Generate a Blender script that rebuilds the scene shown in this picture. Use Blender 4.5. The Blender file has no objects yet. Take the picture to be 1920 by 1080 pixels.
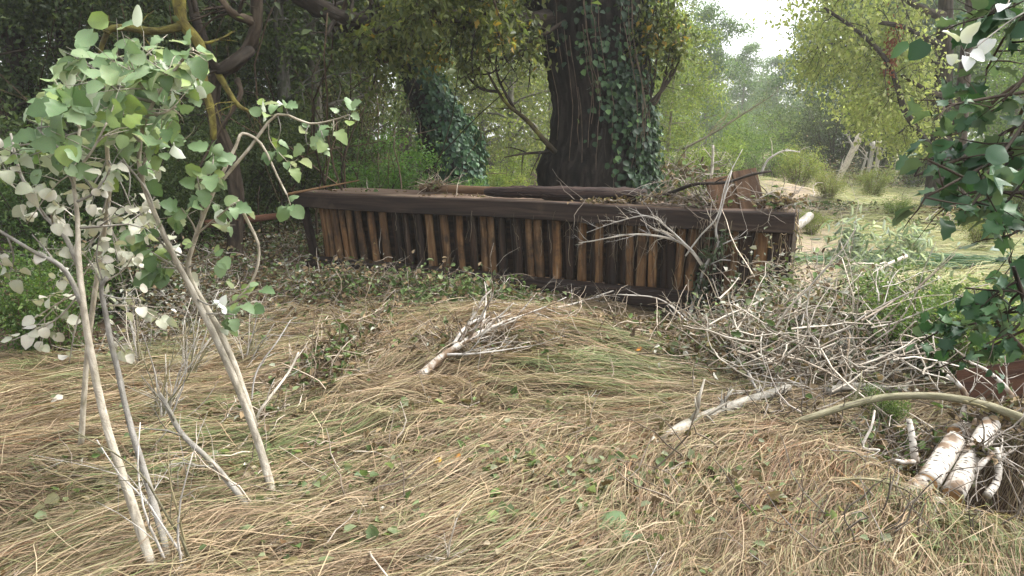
import bpy, math, random
import numpy as np
from mathutils import Vector

# ------------------------------------------------------------------ camera, sky, sun, exposure
SC = bpy.context.scene
COL = SC.collection
PITCH = math.radians(12.4)
CAMZ = 1.65
FPX = 1251.0                                   # focal length in photo pixels (1920 wide)
cd = bpy.data.cameras.new('camera'); cam = bpy.data.objects.new('camera', cd); COL.objects.link(cam)
cam.location = (0, 0, CAMZ); cam.rotation_euler = (math.radians(90) - PITCH, 0, 0)
cd.sensor_width = 36.0; cd.lens = 36.0 * FPX / 1920.0; cd.clip_start = 0.05; cd.clip_end = 2000
SC.camera = cam

SUN_EL, SUN_AZ = math.radians(58), math.radians(70)      # azimuth clockwise from +Y (view direction)
W = bpy.data.worlds.new('World'); SC.world = W; W.use_nodes = True
wn, wl = W.node_tree.nodes, W.node_tree.links
wn.clear()
sky = wn.new('ShaderNodeTexSky'); sky.sky_type = 'NISHITA'; sky.sun_disc = False
sky.sun_elevation = SUN_EL; sky.sun_rotation = SUN_AZ; sky.dust_density = 4.0; sky.air_density = 1.0
hs = wn.new('ShaderNodeHueSaturation'); hs.inputs['Saturation'].default_value = 0.22     # overcast: nearly grey
bg = wn.new('ShaderNodeBackground'); bg.inputs['Strength'].default_value = 0.15
wo = wn.new('ShaderNodeOutputWorld')
wl.new(sky.outputs[0], hs.inputs['Color']); wl.new(hs.outputs[0], bg.inputs['Color']); wl.new(bg.outputs[0], wo.inputs['Surface'])
sl = bpy.data.lights.new('sun', 'SUN'); sl.energy = 1.4; sl.angle = math.radians(35); sl.color = (1.0, 0.96, 0.9)
so = bpy.data.objects.new('sun', sl); COL.objects.link(so)
sd = Vector((math.sin(SUN_AZ) * math.cos(SUN_EL), math.cos(SUN_AZ) * math.cos(SUN_EL), math.sin(SUN_EL)))
so.rotation_euler = (-sd).to_track_quat('-Z', 'Y').to_euler(); so.location = (0, -5, 20)
SC.view_settings.view_transform = 'Standard'; SC.view_settings.look = 'None'
SC.view_settings.gamma = 1.0; SC.view_settings.use_curve_mapping = False
SC.view_settings.exposure = 1.75
SC.render.engine = 'CYCLES'
SC.cycles.max_bounces = 6; SC.cycles.diffuse_bounces = 4; SC.cycles.glossy_bounces = 2
SC.cycles.transmission_bounces = 4; SC.cycles.volume_bounces = 1; SC.cycles.caustics_reflective = False
SC.cycles.caustics_refractive = False

RNG = np.random.default_rng(7)
random.seed(7)

# ------------------------------------------------------------------ maths helpers
CP, SP = math.cos(PITCH), math.sin(PITCH)
def ray(px, py):
    a = (px - 960.0) / FPX; b = (540.0 - py) / FPX
    return np.array([a, CP + b * SP, -SP + b * CP])
def P(px, py, Y):                                # the point seen at a pixel, Y metres ahead
    d = ray(px, py); t = Y / d[1]
    return np.array([0, 0, CAMZ]) + d * t
def sst(t):
    t = np.clip(t, 0, 1); return t * t * (3 - 2 * t)
def wob(x, y, s, seed=0.0):                      # cheap smooth noise, about -1..1
    return (np.sin(1.7 * x / s + 1.3 * y / s + seed) + np.sin(-1.1 * x / s + 2.1 * y / s + 1.7 * seed + 1.0)
            + np.sin(2.9 * x / s - 0.7 * y / s + 2.3 * seed + 2.0) * 0.6 + np.sin(0.9 * x / s + 3.3 * y / s + 0.4 * seed) * 0.5) / 3.1
def gh(x, y):                                    # height of the ground
    x = np.asarray(x, float); y = np.asarray(y, float)
    z = 0.035 * wob(x, y, 0.55, 1.0) + 0.05 * wob(x, y, 1.7, 4.0)
    z = z + 0.20 * np.exp(-((x - 0.1) / 1.2) ** 2 - ((y - 5.2) / 0.75) ** 2)
    z = z + 0.12 * np.exp(-((x + 2.4) / 1.4) ** 2 - ((y - 7.3) / 0.8) ** 2)
    z = z - 0.24 * np.exp(-((x - 1.5) / 0.75) ** 2 - ((y - 6.05) / 0.42) ** 2)
    z = z + 0.55 * sst((-x - 2.6) / 3.5) * sst((y - 6) / 4)
    z = z + 0.7 * sst((y - 12) / 22) * sst((4.5 - x) / 6) + 0.5 * sst((y - 20) / 30)
    z = z - 0.6 * np.exp(-((x - 2.42) / 0.34) ** 2 - ((y - 3.05) / 0.42) ** 2)
    z = z + 0.6 * np.exp(-((x - 11) / 2.4) ** 2 - ((y - 27) / 2.5) ** 2) + 0.5 * np.exp(-((x - 7.5) / 1.8) ** 2 - ((y - 20) / 2.0) ** 2)
    z = z + 0.12 * np.exp(-((x - 9.9) / 1.6) ** 2 - ((y - 15.3) / 1.3) ** 2)
    return z
def G(px, py):                                   # the ground point seen at a pixel
    d = ray(px, py); o = np.array([0, 0, CAMZ]); t = 0.5
    while t < 250:
        p = o + d * t
        if p[2] < float(gh(p[0], p[1])): break
        t *= 1.004; t += 0.004
    return o + d * t
def onground(x, y, dz=0.0):
    return np.array([x, y, float(gh(x, y)) + dz])
def nrm(v):
    v = np.asarray(v, float); return v / (np.linalg.norm(v, axis=-1, keepdims=True) + 1e-12)
def smooth_path(pts, n):                         # Catmull-Rom through the given points
    pts = np.asarray(pts, float)
    if len(pts) < 3:
        t = np.linspace(0, 1, n)[:, None]; return pts[0] * (1 - t) + pts[-1] * t
    q = np.vstack([2 * pts[0] - pts[1], pts, 2 * pts[-1] - pts[-2]])
    u = np.linspace(0, len(pts) - 1 - 1e-6, n); i = u.astype(int); f = (u - i)[:, None]
    a, b, c, d = q[i], q[i + 1], q[i + 2], q[i + 3]
    return 0.5 * (2 * b + (c - a) * f + (2 * a - 5 * b + 4 * c - d) * f ** 2 + (3 * b - a - 3 * c + d) * f ** 3)

# ------------------------------------------------------------------ mesh builder
class MB:
    def __init__(s):
        s.v, s.c, s.t, s.f3, s.f4, s.fn, s.n = [], [], [], [], [], [], 0
    def add(s, v, f3=None, f4=None, fn=None, col=None, tc=None):
        v = np.asarray(v, float); n = len(v)
        s.v.append(v)
        if col is None: col = (1, 1, 1)
        col = np.asarray(col, float)
        s.c.append(np.broadcast_to(col, (n, 3)))
        s.t.append(v if tc is None else np.asarray(tc, float))
        if f3 is not None and len(f3): s.f3.append(np.asarray(f3, np.int64) + s.n)
        if f4 is not None and len(f4): s.f4.append(np.asarray(f4, np.int64) + s.n)
        if fn:
            for f in fn: s.fn.append(np.asarray(f, np.int64) + s.n)
        s.n += n
    def sweep(s, pts, prof, scale=None, up=None, caps=True, col=None, jit=0.0, l0=0.0):
        pts = np.asarray(pts, float); n = len(pts); prof = np.asarray(prof, float); k = len(prof)
        scale = np.ones(n) if scale is None else np.asarray(scale, float)
        T = nrm(np.gradient(pts, axis=0))
        if up is None:
            m = nrm(pts[-1] - pts[0] + 1e-9); up = np.eye(3)[np.argmin(np.abs(m))]
        S = nrm(np.cross(T, np.asarray(up, float))); U = np.cross(S, T)
        pr = prof[None] * scale[:, None, None]
        if jit: pr = pr * (1 + RNG.normal(0, jit, (n, k, 1)))
        V = pts[:, None] + S[:, None] * pr[..., :1] + U[:, None] * pr[..., 1:]
        L = l0 + np.concatenate([[0], np.cumsum(np.linalg.norm(np.diff(pts, axis=0), axis=1))])
        tc = np.concatenate([pr, np.broadcast_to(L[:, None, None], (n, k, 1))], axis=2)
        i = np.arange(n - 1)[:, None]; j = np.arange(k)[None]; j2 = (j + 1) % k
        F = np.stack([i * k + j, i * k + j2, (i + 1) * k + j2, (i + 1) * k + j], axis=-1).reshape(-1, 4)
        fn = [list(range(k - 1, -1, -1)), list(range((n - 1) * k, n * k))] if caps else None
        s.add(V.reshape(-1, 3), f4=F, fn=fn, col=col, tc=tc.reshape(-1, 3))
    def tube(s, pts, r, sides=6, col=None, jit=0.0, caps=True, l0=0.0):
        a = np.arange(sides) / sides * 2 * math.pi
        s.sweep(pts, np.stack([np.cos(a), np.sin(a)], 1), np.broadcast_to(np.asarray(r, float), (len(pts),)), caps=caps, col=col, jit=jit, l0=l0)
    def leaves(s, p, d, nv, size, asp=0.5, fold=0.15, col=None, oval=False):
        p = np.asarray(p, float); N = len(p)
        if N == 0: return
        d = nrm(d); sd_ = nrm(np.cross(d, nv)); nn = np.cross(sd_, d)
        size = np.broadcast_to(np.asarray(size, float), (N,))[:, None]; w = size * np.broadcast_to(np.asarray(asp, float), (N,))[:, None] * 0.5
        up = nn * size * fold
        if oval:
            V = np.stack([p, p + d * size - nn * size * 0.12, p + d * size * 0.28 + sd_ * w + up * .8, p + d * size * 0.68 + sd_ * w * 0.8 + up * .6,
                          p + d * size * 0.28 - sd_ * w + up * .8, p + d * size * 0.68 - sd_ * w * 0.8 + up * .6], 1)
            b = np.arange(N)[:, None] * 6
            F = np.concatenate([b + np.array([[0, 4, 5, 1]]), b + np.array([[0, 1, 3, 2]])])
            k = 6
        else:
            V = np.stack([p, p + d * size * 0.42 + sd_ * w + up, p + d * size, p + d * size * 0.42 - sd_ * w + up], 1)
            b = np.arange(N)[:, None] * 4
            F = None; k = 4
            F3 = np.concatenate([b + np.array([[0, 3, 2]]), b + np.array([[0, 2, 1]])])
        c = None if col is None else np.repeat(np.broadcast_to(np.asarray(col, float), (N, 3)), k, axis=0)
        s.add(V.reshape(-1, 3), f4=F if oval else None, f3=None if oval else F3, col=c)
    def ribbons(s, pts, width, side, col):       # pts N,S,3 ; width N,S ; side N,S,3
        N, S_, _ = pts.shape
        V = np.stack([pts - side * width[..., None] * .5, pts + side * width[..., None] * .5], 2).reshape(-1, 3)
        b = (np.arange(N)[:, None] * S_ + np.arange(S_ - 1)[None]).reshape(-1, 1) * 2
        s.add(V, f4=b + np.array([[0, 1, 3, 2]]), col=np.repeat(col, S_ * 2, axis=0))
    def mesh(s, name, mat, off=None, smooth=True):
        me = bpy.data.meshes.new(name)
        V = np.concatenate(s.v) - (0 if off is None else np.asarray(off))
        me.vertices.add(len(V)); me.vertices.foreach_set('co', V.astype(np.float32).ravel())
        loops, starts, tot = [], [], 0
        for grp, k in ((s.f3, 3), (s.f4, 4)):
            if grp:
                a = np.concatenate(grp); loops.append(a.ravel()); starts.append(tot + np.arange(len(a)) * k); tot += a.size
        for f in s.fn:
            loops.append(f); starts.append(np.array([tot])); tot += len(f)
        loops = np.concatenate(loops).astype(np.int32); starts = np.concatenate(starts).astype(np.int32)
        me.loops.add(len(loops)); me.loops.foreach_set('vertex_index', loops)
        me.polygons.add(len(starts)); me.polygons.foreach_set('loop_start', starts)
        me.polygons.foreach_set('use_smooth', np.full(len(starts), smooth))
        me.update(calc_edges=True)
        C = np.ones((len(V), 4), np.float32); C[:, :3] = np.concatenate(s.c)
        me.color_attributes.new('Col', 'FLOAT_COLOR', 'POINT').data.foreach_set('color', C.ravel())
        me.attributes.new('tc', 'FLOAT_VECTOR', 'POINT').data.foreach_set('vector', np.concatenate(s.t).astype(np.float32).ravel())
        me.materials.append(mat)
        return me

def link(name, me, parent=None, kind=None):
    o = bpy.data.objects.new(name, me); COL.objects.link(o)
    if parent is not None: o.parent = parent
    if kind: o['kind'] = kind
    return o
def part(name, mb, mat, root, kind=None, smooth=True, off=None):
    return link(name, mb.mesh(name, mat, off=np.array(root.location) if off is None else off, smooth=smooth), root, kind)
def tag(o, label, cat, group=None):
    o['label'] = label; o['category'] = cat
    if group: o['group'] = group
    return o
def thing(name, loc, label, cat, group=None):
    o = bpy.data.objects.new(name, None); COL.objects.link(o); o.location = tuple(map(float, loc)); o.empty_display_size = 0.2
    return tag(o, label, cat, group)
def single(name, mb, mat, label, cat, loc, group=None, smooth=True):
    o = link(name, mb.mesh(name, mat, off=np.asarray(loc), smooth=smooth)); o.location = tuple(map(float, loc))
    return tag(o, label, cat, group)
def stuff(name, mb, mat, label, cat):
    o = link(name, mb.mesh(name, mat), None, 'stuff'); o['label'] = label; o['category'] = cat
    return o

# ------------------------------------------------------------------ materials
def nodes_of(name):
    m = bpy.data.materials.new(name); m.use_nodes = True
    t = m.node_tree; t.nodes.clear()
    return m, t.nodes, t.links
def ramp(n, stops):
    r = n.new('ShaderNodeValToRGB'); e = r.color_ramp.elements
    while len(e) < len(stops): e.new(0.5)
    for i, (p_, c) in enumerate(stops):
        e[i].position = p_; e[i].color = (*c, 1)
    return r
def mix_col(n, l, fac, a, b, mode='MIX'):
    m = n.new('ShaderNodeMix'); m.data_type = 'RGBA'; m.blend_type = mode
    for sock, val in ((m.inputs[0], fac), (m.inputs[6], a), (m.inputs[7], b)):
        if hasattr(val, 'links'): l.new(val, sock)
        elif isinstance(val, (int, float)): sock.default_value = val
        else: sock.default_value = (*val, 1)
    return m.outputs[2]
def mat_leaf(name, trans=0.35, rough=0.5, spec=0.3, under=None):
    m, n, l = nodes_of(name)
    at = n.new('ShaderNodeAttribute'); at.attribute_name = 'Col'
    oi = n.new('ShaderNodeObjectInfo')
    c = mix_col(n, l, 1.0, at.outputs['Color'], oi.outputs['Color'], 'MULTIPLY')
    if under is not None:
        ge = n.new('ShaderNodeNewGeometry'); c = mix_col(n, l, ge.outputs['Backfacing'], c, under)
    pb = n.new('ShaderNodeBsdfPrincipled'); pb.inputs['Roughness'].default_value = rough; pb.inputs['Specular IOR Level'].default_value = spec
    tb = n.new('ShaderNodeBsdfTranslucent'); ms = n.new('ShaderNodeMixShader'); ms.inputs[0].default_value = trans
    tcol = mix_col(n, l, 1.0, c, (1.25, 1.3, 0.75), 'MULTIPLY')
    out = n.new('ShaderNodeOutputMaterial')
    l.new(c, pb.inputs['Base Color']); l.new(tcol, tb.inputs['Color'])
    l.new(pb.outputs[0], ms.inputs[1]); l.new(tb.outputs[0], ms.inputs[2]); l.new(ms.outputs[0], out.inputs['Surface'])
    return m
def mat_broad_leaf(name, greens, under, trans=0.25, rough=0.45):       # single leaves: colour per leaf, veins, paler underside
    m, n, l = nodes_of(name)
    oi = n.new('ShaderNodeObjectInfo'); r = ramp(n, greens); l.new(oi.outputs['Random'], r.inputs[0])
    co = n.new('ShaderNodeTexCoord'); no = n.new('ShaderNodeTexNoise'); no.inputs['Scale'].default_value = 45; no.inputs['Detail'].default_value = 4
    l.new(co.outputs['Object'], no.inputs['Vector'])
    c = mix_col(n, l, 0.55, r.outputs[0], no.outputs['Color'], 'OVERLAY')
    at = n.new('ShaderNodeAttribute'); at.attribute_name = 'Col'
    c = mix_col(n, l, 1.0, c, at.outputs['Color'], 'MULTIPLY')
    ge = n.new('ShaderNodeNewGeometry'); c = mix_col(n, l, ge.outputs['Backfacing'], c, under)
    pb = n.new('ShaderNodeBsdfPrincipled'); pb.inputs['Roughness'].default_value = rough; pb.inputs['Specular IOR Level'].default_value = 0.35
    tb = n.new('ShaderNodeBsdfTranslucent'); ms = n.new('ShaderNodeMixShader'); ms.inputs[0].default_value = trans
    out = n.new('ShaderNodeOutputMaterial')
    l.new(c, pb.inputs['Base Color']); l.new(mix_col(n, l, 1.0, c, (1.2, 1.3, 0.7), 'MULTIPLY'), tb.inputs['Color'])
    l.new(pb.outputs[0], ms.inputs[1]); l.new(tb.outputs[0], ms.inputs[2]); l.new(ms.outputs[0], out.inputs['Surface'])
    return m
def mat_wood(name, dark, mid, light, scale=(30, 30, 2.2), fine=90, bump=0.35, rough=0.75, stain=None, stain_scale=2.2, stain_amt=(0.5, 0.68), knots=0.0, spec=0.25, use_col=False):
    """Grain follows the piece's own length (the tc attribute holds its straightened coordinates)."""
    m, n, l = nodes_of(name)
    at = n.new('ShaderNodeAttribute'); at.attribute_name = 'tc'
    oi = n.new('ShaderNodeObjectInfo')
    ad = n.new('ShaderNodeVectorMath'); ad.operation = 'MULTIPLY_ADD'; ad.inputs[1].default_value = (1, 1, 1)
    sc = n.new('ShaderNodeVectorMath'); sc.operation = 'SCALE'; sc.inputs['Scale'].default_value = 37.0
    cx = n.new('ShaderNodeCombineXYZ')
    for i in range(3): l.new(oi.outputs['Random'], cx.inputs[i])
    l.new(cx.outputs[0], sc.inputs[0]); l.new(at.outputs['Vector'], ad.inputs[0]); l.new(sc.outputs[0], ad.inputs[2])
    mp = n.new('ShaderNodeMapping'); mp.inputs['Scale'].default_value = scale; l.new(ad.outputs[0], mp.inputs[0])
    n1 = n.new('ShaderNodeTexNoise'); n1.inputs['Scale'].default_value = 1.0; n1.inputs['Detail'].default_value = 6; n1.inputs['Distortion'].default_value = 0.6
    l.new(mp.outputs[0], n1.inputs['Vector'])
    r = ramp(n, [(0.28, dark), (0.5, mid), (0.74, light)]); l.new(n1.outputs[0], r.inputs[0])
    c = r.outputs[0]
    # piece-to-piece difference
    rr = ramp(n, [(0.0, (0.72, 0.72, 0.74)), (0.5, (1, 1, 1)), (1.0, (1.3, 1.22, 1.1))]); l.new(oi.outputs['Random'], rr.inputs[0])
    c = mix_col(n, l, 1.0, c, rr.outputs[0], 'MULTIPLY')
    if use_col:
        a2 = n.new('ShaderNodeAttribute'); a2.attribute_name = 'Col'; c = mix_col(n, l, 1.0, c, a2.outputs['Color'], 'MULTIPLY')
    if knots:
        vo = n.new('ShaderNodeTexVoronoi'); vo.inputs['Scale'].default_value = 1.0
        mk = n.new('ShaderNodeMapping'); mk.inputs['Scale'].default_value = (9, 9, 3.2); l.new(ad.outputs[0], mk.inputs[0]); l.new(mk.outputs[0], vo.inputs['Vector'])
        kr = ramp(n, [(0.10, (1, 1, 1)), (0.22, (0, 0, 0))]); l.new(vo.outputs['Distance'], kr.inputs[0])
        kf = n.new('ShaderNodeMath'); kf.operation = 'MULTIPLY'; kf.inputs[1].default_value = knots; l.new(kr.outputs[0], kf.inputs[0])
        c = mix_col(n, l, kf.outputs[0], c, (0.018, 0.010, 0.006))
    if stain is not None:
        n2 = n.new('ShaderNodeTexNoise'); n2.inputs['Scale'].default_value = stain_scale; n2.inputs['Detail'].default_value = 7; n2.inputs['Roughness'].default_value = 0.65
        l.new(ad.outputs[0], n2.inputs['Vector'])
        sr = ramp(n, [(stain_amt[0], (0, 0, 0)), (stain_amt[1], (1, 1, 1))]); l.new(n2.outputs[0], sr.inputs[0])
        c = mix_col(n, l, sr.outputs[0], c, stain)
    n3 = n.new('ShaderNodeTexNoise'); n3.inputs['Scale'].default_value = fine; n3.inputs['Detail'].default_value = 3
    l.new(ad.outputs[0], n3.inputs['Vector'])
    am = n.new('ShaderNodeMath'); am.operation = 'MULTIPLY_ADD'; am.inputs[1].default_value = 0.35; l.new(n3.outputs[0], am.inputs[0]); l.new(n1.outputs[0], am.inputs[2])
    bp = n.new('ShaderNodeBump'); bp.inputs['Strength'].default_value = bump; bp.inputs['Distance'].default_value = 0.02; l.new(am.outputs[0], bp.inputs['Height'])
    pb = n.new('ShaderNodeBsdfPrincipled'); pb.inputs['Roughness'].default_value = rough; pb.inputs['Specular IOR Level'].default_value = spec
    out = n.new('ShaderNodeOutputMaterial')
    l.new(c, pb.inputs['Base Color']); l.new(bp.outputs[0], pb.inputs['Normal']); l.new(pb.outputs[0], out.inputs['Surface'])
    return m

M = {}
M['leaf'] = mat_leaf('tree_leaf', 0.46)
M['ivy'] = mat_leaf('ivy_leaf', 0.12, 0.5, 0.25)
M['litter'] = mat_leaf('dead_leaf', 0.15, 0.8, 0.1)
M['straw'] = mat_leaf('straw', 0.22, 0.6, 0.2)
M['beam'] = mat_wood('stained_beam', (0.012, 0.008, 0.006), (0.030, 0.019, 0.014), (0.060, 0.040, 0.030), (26, 26, 1.3), 120, 0.3, 0.7, stain=(0.10, 0.068, 0.045), stain_scale=1.6, stain_amt=(0.56, 0.80))
M['top'] = mat_wood('muddy_board', (0.06, 0.036, 0.025), (0.13, 0.085, 0.060), (0.20, 0.14, 0.10), (26, 26, 1.3), 120, 0.3, 0.8, stain=(0.24, 0.18, 0.125), stain_scale=2.6, stain_amt=(0.45, 0.7))
M['log'] = mat_wood('deck_log', (0.050, 0.025, 0.011), (0.155, 0.082, 0.035), (0.29, 0.175, 0.085), (22, 22, 2.2), 110, 0.4, 0.65, stain=(0.030, 0.020, 0.013), stain_scale=3.0, stain_amt=(0.46, 0.66), knots=0.7)
M['log_dark'] = mat_wood('shaded_deck_log', (0.010, 0.006, 0.004), (0.028, 0.015, 0.009), (0.062, 0.034, 0.019), (22, 22, 2.2), 110, 0.4, 0.6, knots=0.5)  # near-black deck log colour holding the gap shade; some front logs share it
M['fresh'] = mat_wood('split_wood', (0.20, 0.105, 0.045), (0.36, 0.21, 0.10), (0.50, 0.33, 0.18), (30, 30, 2), 120, 0.4)
M['pole'] = mat_wood('turned_pole', (0.075, 0.042, 0.022), (0.155, 0.092, 0.050), (0.23, 0.15, 0.085), (24, 24, 1.4), 120, 0.25)
M['char'] = mat_wood('rotten_log', (0.006, 0.004, 0.004), (0.024, 0.014, 0.011), (0.075, 0.045, 0.034), (34, 34, 1.7), 80, 0.9)
M['panel'] = mat_wood('larch_board', (0.034, 0.018, 0.010), (0.085, 0.048, 0.026), (0.14, 0.085, 0.046), (20, 20, 1.5), 110, 0.3, knots=0.4)
M['rust'] = mat_wood('brown_board', (0.030, 0.012, 0.007), (0.070, 0.030, 0.015), (0.115, 0.052, 0.026), (20, 20, 1.5), 110, 0.3)
M['bark'] = mat_wood('old_bark', (0.005, 0.004, 0.0035), (0.019, 0.0155, 0.012), (0.062, 0.051, 0.041), (13, 13, 1.5), 60, 1.0, 0.9, spec=0.1)
M['bark_grey'] = mat_wood('grey_bark', (0.07, 0.064, 0.052), (0.19, 0.175, 0.145), (0.34, 0.32, 0.275), (16, 16, 4), 60, 0.6, 0.9, stain=(0.07, 0.085, 0.035), stain_scale=2.0)
M['bark_dark'] = mat_wood('dark_bark', (0.012, 0.009, 0.007), (0.045, 0.034, 0.024), (0.10, 0.08, 0.06), (18, 18, 4), 60, 0.6, 0.9)
M['bark_moss'] = mat_wood('mossy_bark', (0.018, 0.014, 0.009), (0.055, 0.045, 0.026), (0.11, 0.095, 0.055), (18, 18, 5), 70, 0.6, 0.95, stain=(0.15, 0.145, 0.030), stain_scale=5.0, stain_amt=(0.5, 0.66))
M['moss'] = mat_wood('yellow_moss', (0.05, 0.04, 0.015), (0.13, 0.115, 0.03), (0.24, 0.22, 0.05), (18, 18, 9), 90, 0.9, 0.95, stain=(0.06, 0.048, 0.03), stain_scale=4.0, stain_amt=(0.55, 0.7))
M['bark_red'] = mat_wood('red_rotten_wood', (0.035, 0.016, 0.010), (0.095, 0.045, 0.027), (0.18, 0.09, 0.055), (18, 18, 2), 60, 0.7, 0.9)
M['sap'] = mat_wood('sapling_bark', (0.14, 0.125, 0.10), (0.28, 0.262, 0.22), (0.43, 0.41, 0.36), (40, 40, 14), 150, 0.35, 0.7, stain=(0.16, 0.15, 0.085), stain_scale=7, stain_amt=(0.54, 0.72))
M['twig'] = mat_wood('bleached_twig', (0.24, 0.215, 0.18), (0.46, 0.43, 0.38), (0.64, 0.61, 0.56), (50, 50, 12), 150, 0.3, 0.75, stain=(0.16, 0.12, 0.075), stain_scale=8, stain_amt=(0.58, 0.72), use_col=True)
M['twig_brown'] = mat_wood('brown_twig', (0.05, 0.034, 0.022), (0.12, 0.085, 0.055), (0.23, 0.17, 0.115), (40, 40, 10), 150, 0.3, 0.8, use_col=True)
M['pole_green'] = mat_wood('greenish_bark', (0.10, 0.095, 0.05), (0.20, 0.185, 0.11), (0.33, 0.30, 0.20), (40, 40, 10), 120, 0.3, 0.7)
def mat_birch():
    m, n, l = nodes_of('birch_bark')
    at = n.new('ShaderNodeAttribute'); at.attribute_name = 'tc'; oi = n.new('ShaderNodeObjectInfo')
    ad = n.new('ShaderNodeVectorMath'); ad.operation = 'ADD'; cx = n.new('ShaderNodeCombineXYZ')
    for i in range(3): l.new(oi.outputs['Random'], cx.inputs[i])
    l.new(at.outputs['Vector'], ad.inputs[0]); l.new(cx.outputs[0], ad.inputs[1])
    mp = n.new('ShaderNodeMapping'); mp.inputs['Scale'].default_value = (30, 30, 70); l.new(ad.outputs[0], mp.inputs[0])
    n1 = n.new('ShaderNodeTexNoise'); n1.inputs['Scale'].default_value = 1; n1.inputs['Detail'].default_value = 2; l.new(mp.outputs[0], n1.inputs['Vector'])
    r = ramp(n, [(0.37, (0.05, 0.04, 0.034)), (0.43, (0.45, 0.41, 0.35)), (0.7, (0.58, 0.545, 0.49))]); l.new(n1.outputs[0], r.inputs[0])
    n2 = n.new('ShaderNodeTexNoise'); n2.inputs['Scale'].default_value = 9; n2.inputs['Detail'].default_value = 6; l.new(ad.outputs[0], n2.inputs['Vector'])
    sr = ramp(n, [(0.46, (0, 0, 0)), (0.62, (1, 1, 1))]); l.new(n2.outputs[0], sr.inputs[0])
    c = mix_col(n, l, sr.outputs[0], r.outputs[0], (0.17, 0.115, 0.072))
    pb = n.new('ShaderNodeBsdfPrincipled'); pb.inputs['Roughness'].default_value = 0.65; pb.inputs['Specular IOR Level'].default_value = 0.25
    bp = n.new('ShaderNodeBump'); bp.inputs['Strength'].default_value = 0.4; bp.inputs['Distance'].default_value = 0.01; l.new(n2.outputs[0], bp.inputs['Height'])
    out = n.new('ShaderNodeOutputMaterial'); l.new(c, pb.inputs['Base Color']); l.new(bp.outputs[0], pb.inputs['Normal']); l.new(pb.outputs[0], out.inputs['Surface'])
    return m
M['birch'] = mat_birch()
M['poplar'] = mat_broad_leaf('poplar_leaf', [(0.0, (0.085, 0.145, 0.060)), (0.4, (0.15, 0.225, 0.105)), (0.7, (0.22, 0.295, 0.165)), (1.0, (0.20, 0.27, 0.07))], (0.44, 0.48, 0.40), trans=0.28)
M['poplar_pale'] = mat_broad_leaf('faded_poplar_leaf', [(0.0, (0.26, 0.28, 0.19)), (0.5, (0.40, 0.40, 0.32)), (1.0, (0.47, 0.44, 0.38))], (0.48, 0.46, 0.41), trans=0.25)
M['maple'] = mat_broad_leaf('broad_green_leaf', [(0.0, (0.020, 0.055, 0.024)), (0.5, (0.036, 0.092, 0.038)), (1.0, (0.070, 0.145, 0.052))], (0.11, 0.165, 0.10), trans=0.24)
M['white_under'] = mat_broad_leaf('white_leaf', [(0.0, (0.62, 0.64, 0.62)), (1.0, (0.70, 0.71, 0.70))], (0.6, 0.62, 0.6), trans=0.2)
M['orange_leaf'] = mat_broad_leaf('orange_leaf', [(0.0, (0.42, 0.16, 0.03)), (1.0, (0.55, 0.34, 0.06))], (0.35, 0.18, 0.06), trans=0.2)
def mat_ground():
    m, n, l = nodes_of('flood_soil')
    co = n.new('ShaderNodeTexCoord'); at = n.new('ShaderNodeAttribute'); at.attribute_name = 'Col'
    n1 = n.new('ShaderNodeTexNoise'); n1.inputs['Scale'].default_value = 3.5; n1.inputs['Detail'].default_value = 9; n1.inputs['Roughness'].default_value = 0.7
    l.new(co.outputs['Object'], n1.inputs['Vector'])
    r = ramp(n, [(0.3, (0.45, 0.42, 0.40)), (0.5, (1, 1, 1)), (0.72, (1.5, 1.45, 1.35))]); l.new(n1.outputs[0], r.inputs[0])
    c = mix_col(n, l, 1.0, at.outputs['Color'], r.outputs[0], 'MULTIPLY')
    n2 = n.new('ShaderNodeTexNoise'); n2.inputs['Scale'].default_value = 28; n2.inputs['Detail'].default_value = 6; l.new(co.outputs['Object'], n2.inputs['Vector'])
    bp = n.new('ShaderNodeBump'); bp.inputs['Strength'].default_value = 0.8; bp.inputs['Distance'].default_value = 0.05; l.new(n2.outputs[0], bp.inputs['Height'])
    pb = n.new('ShaderNodeBsdfPrincipled'); pb.inputs['Roughness'].default_value = 0.9; pb.inputs['Specular IOR Level'].default_value = 0.15
    out = n.new('ShaderNodeOutputMaterial'); l.new(c, pb.inputs['Base Color']); l.new(bp.outputs[0], pb.inputs['Normal']); l.new(pb.outputs[0], out.inputs['Surface'])
    return m
M['ground'] = mat_ground()

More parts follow.
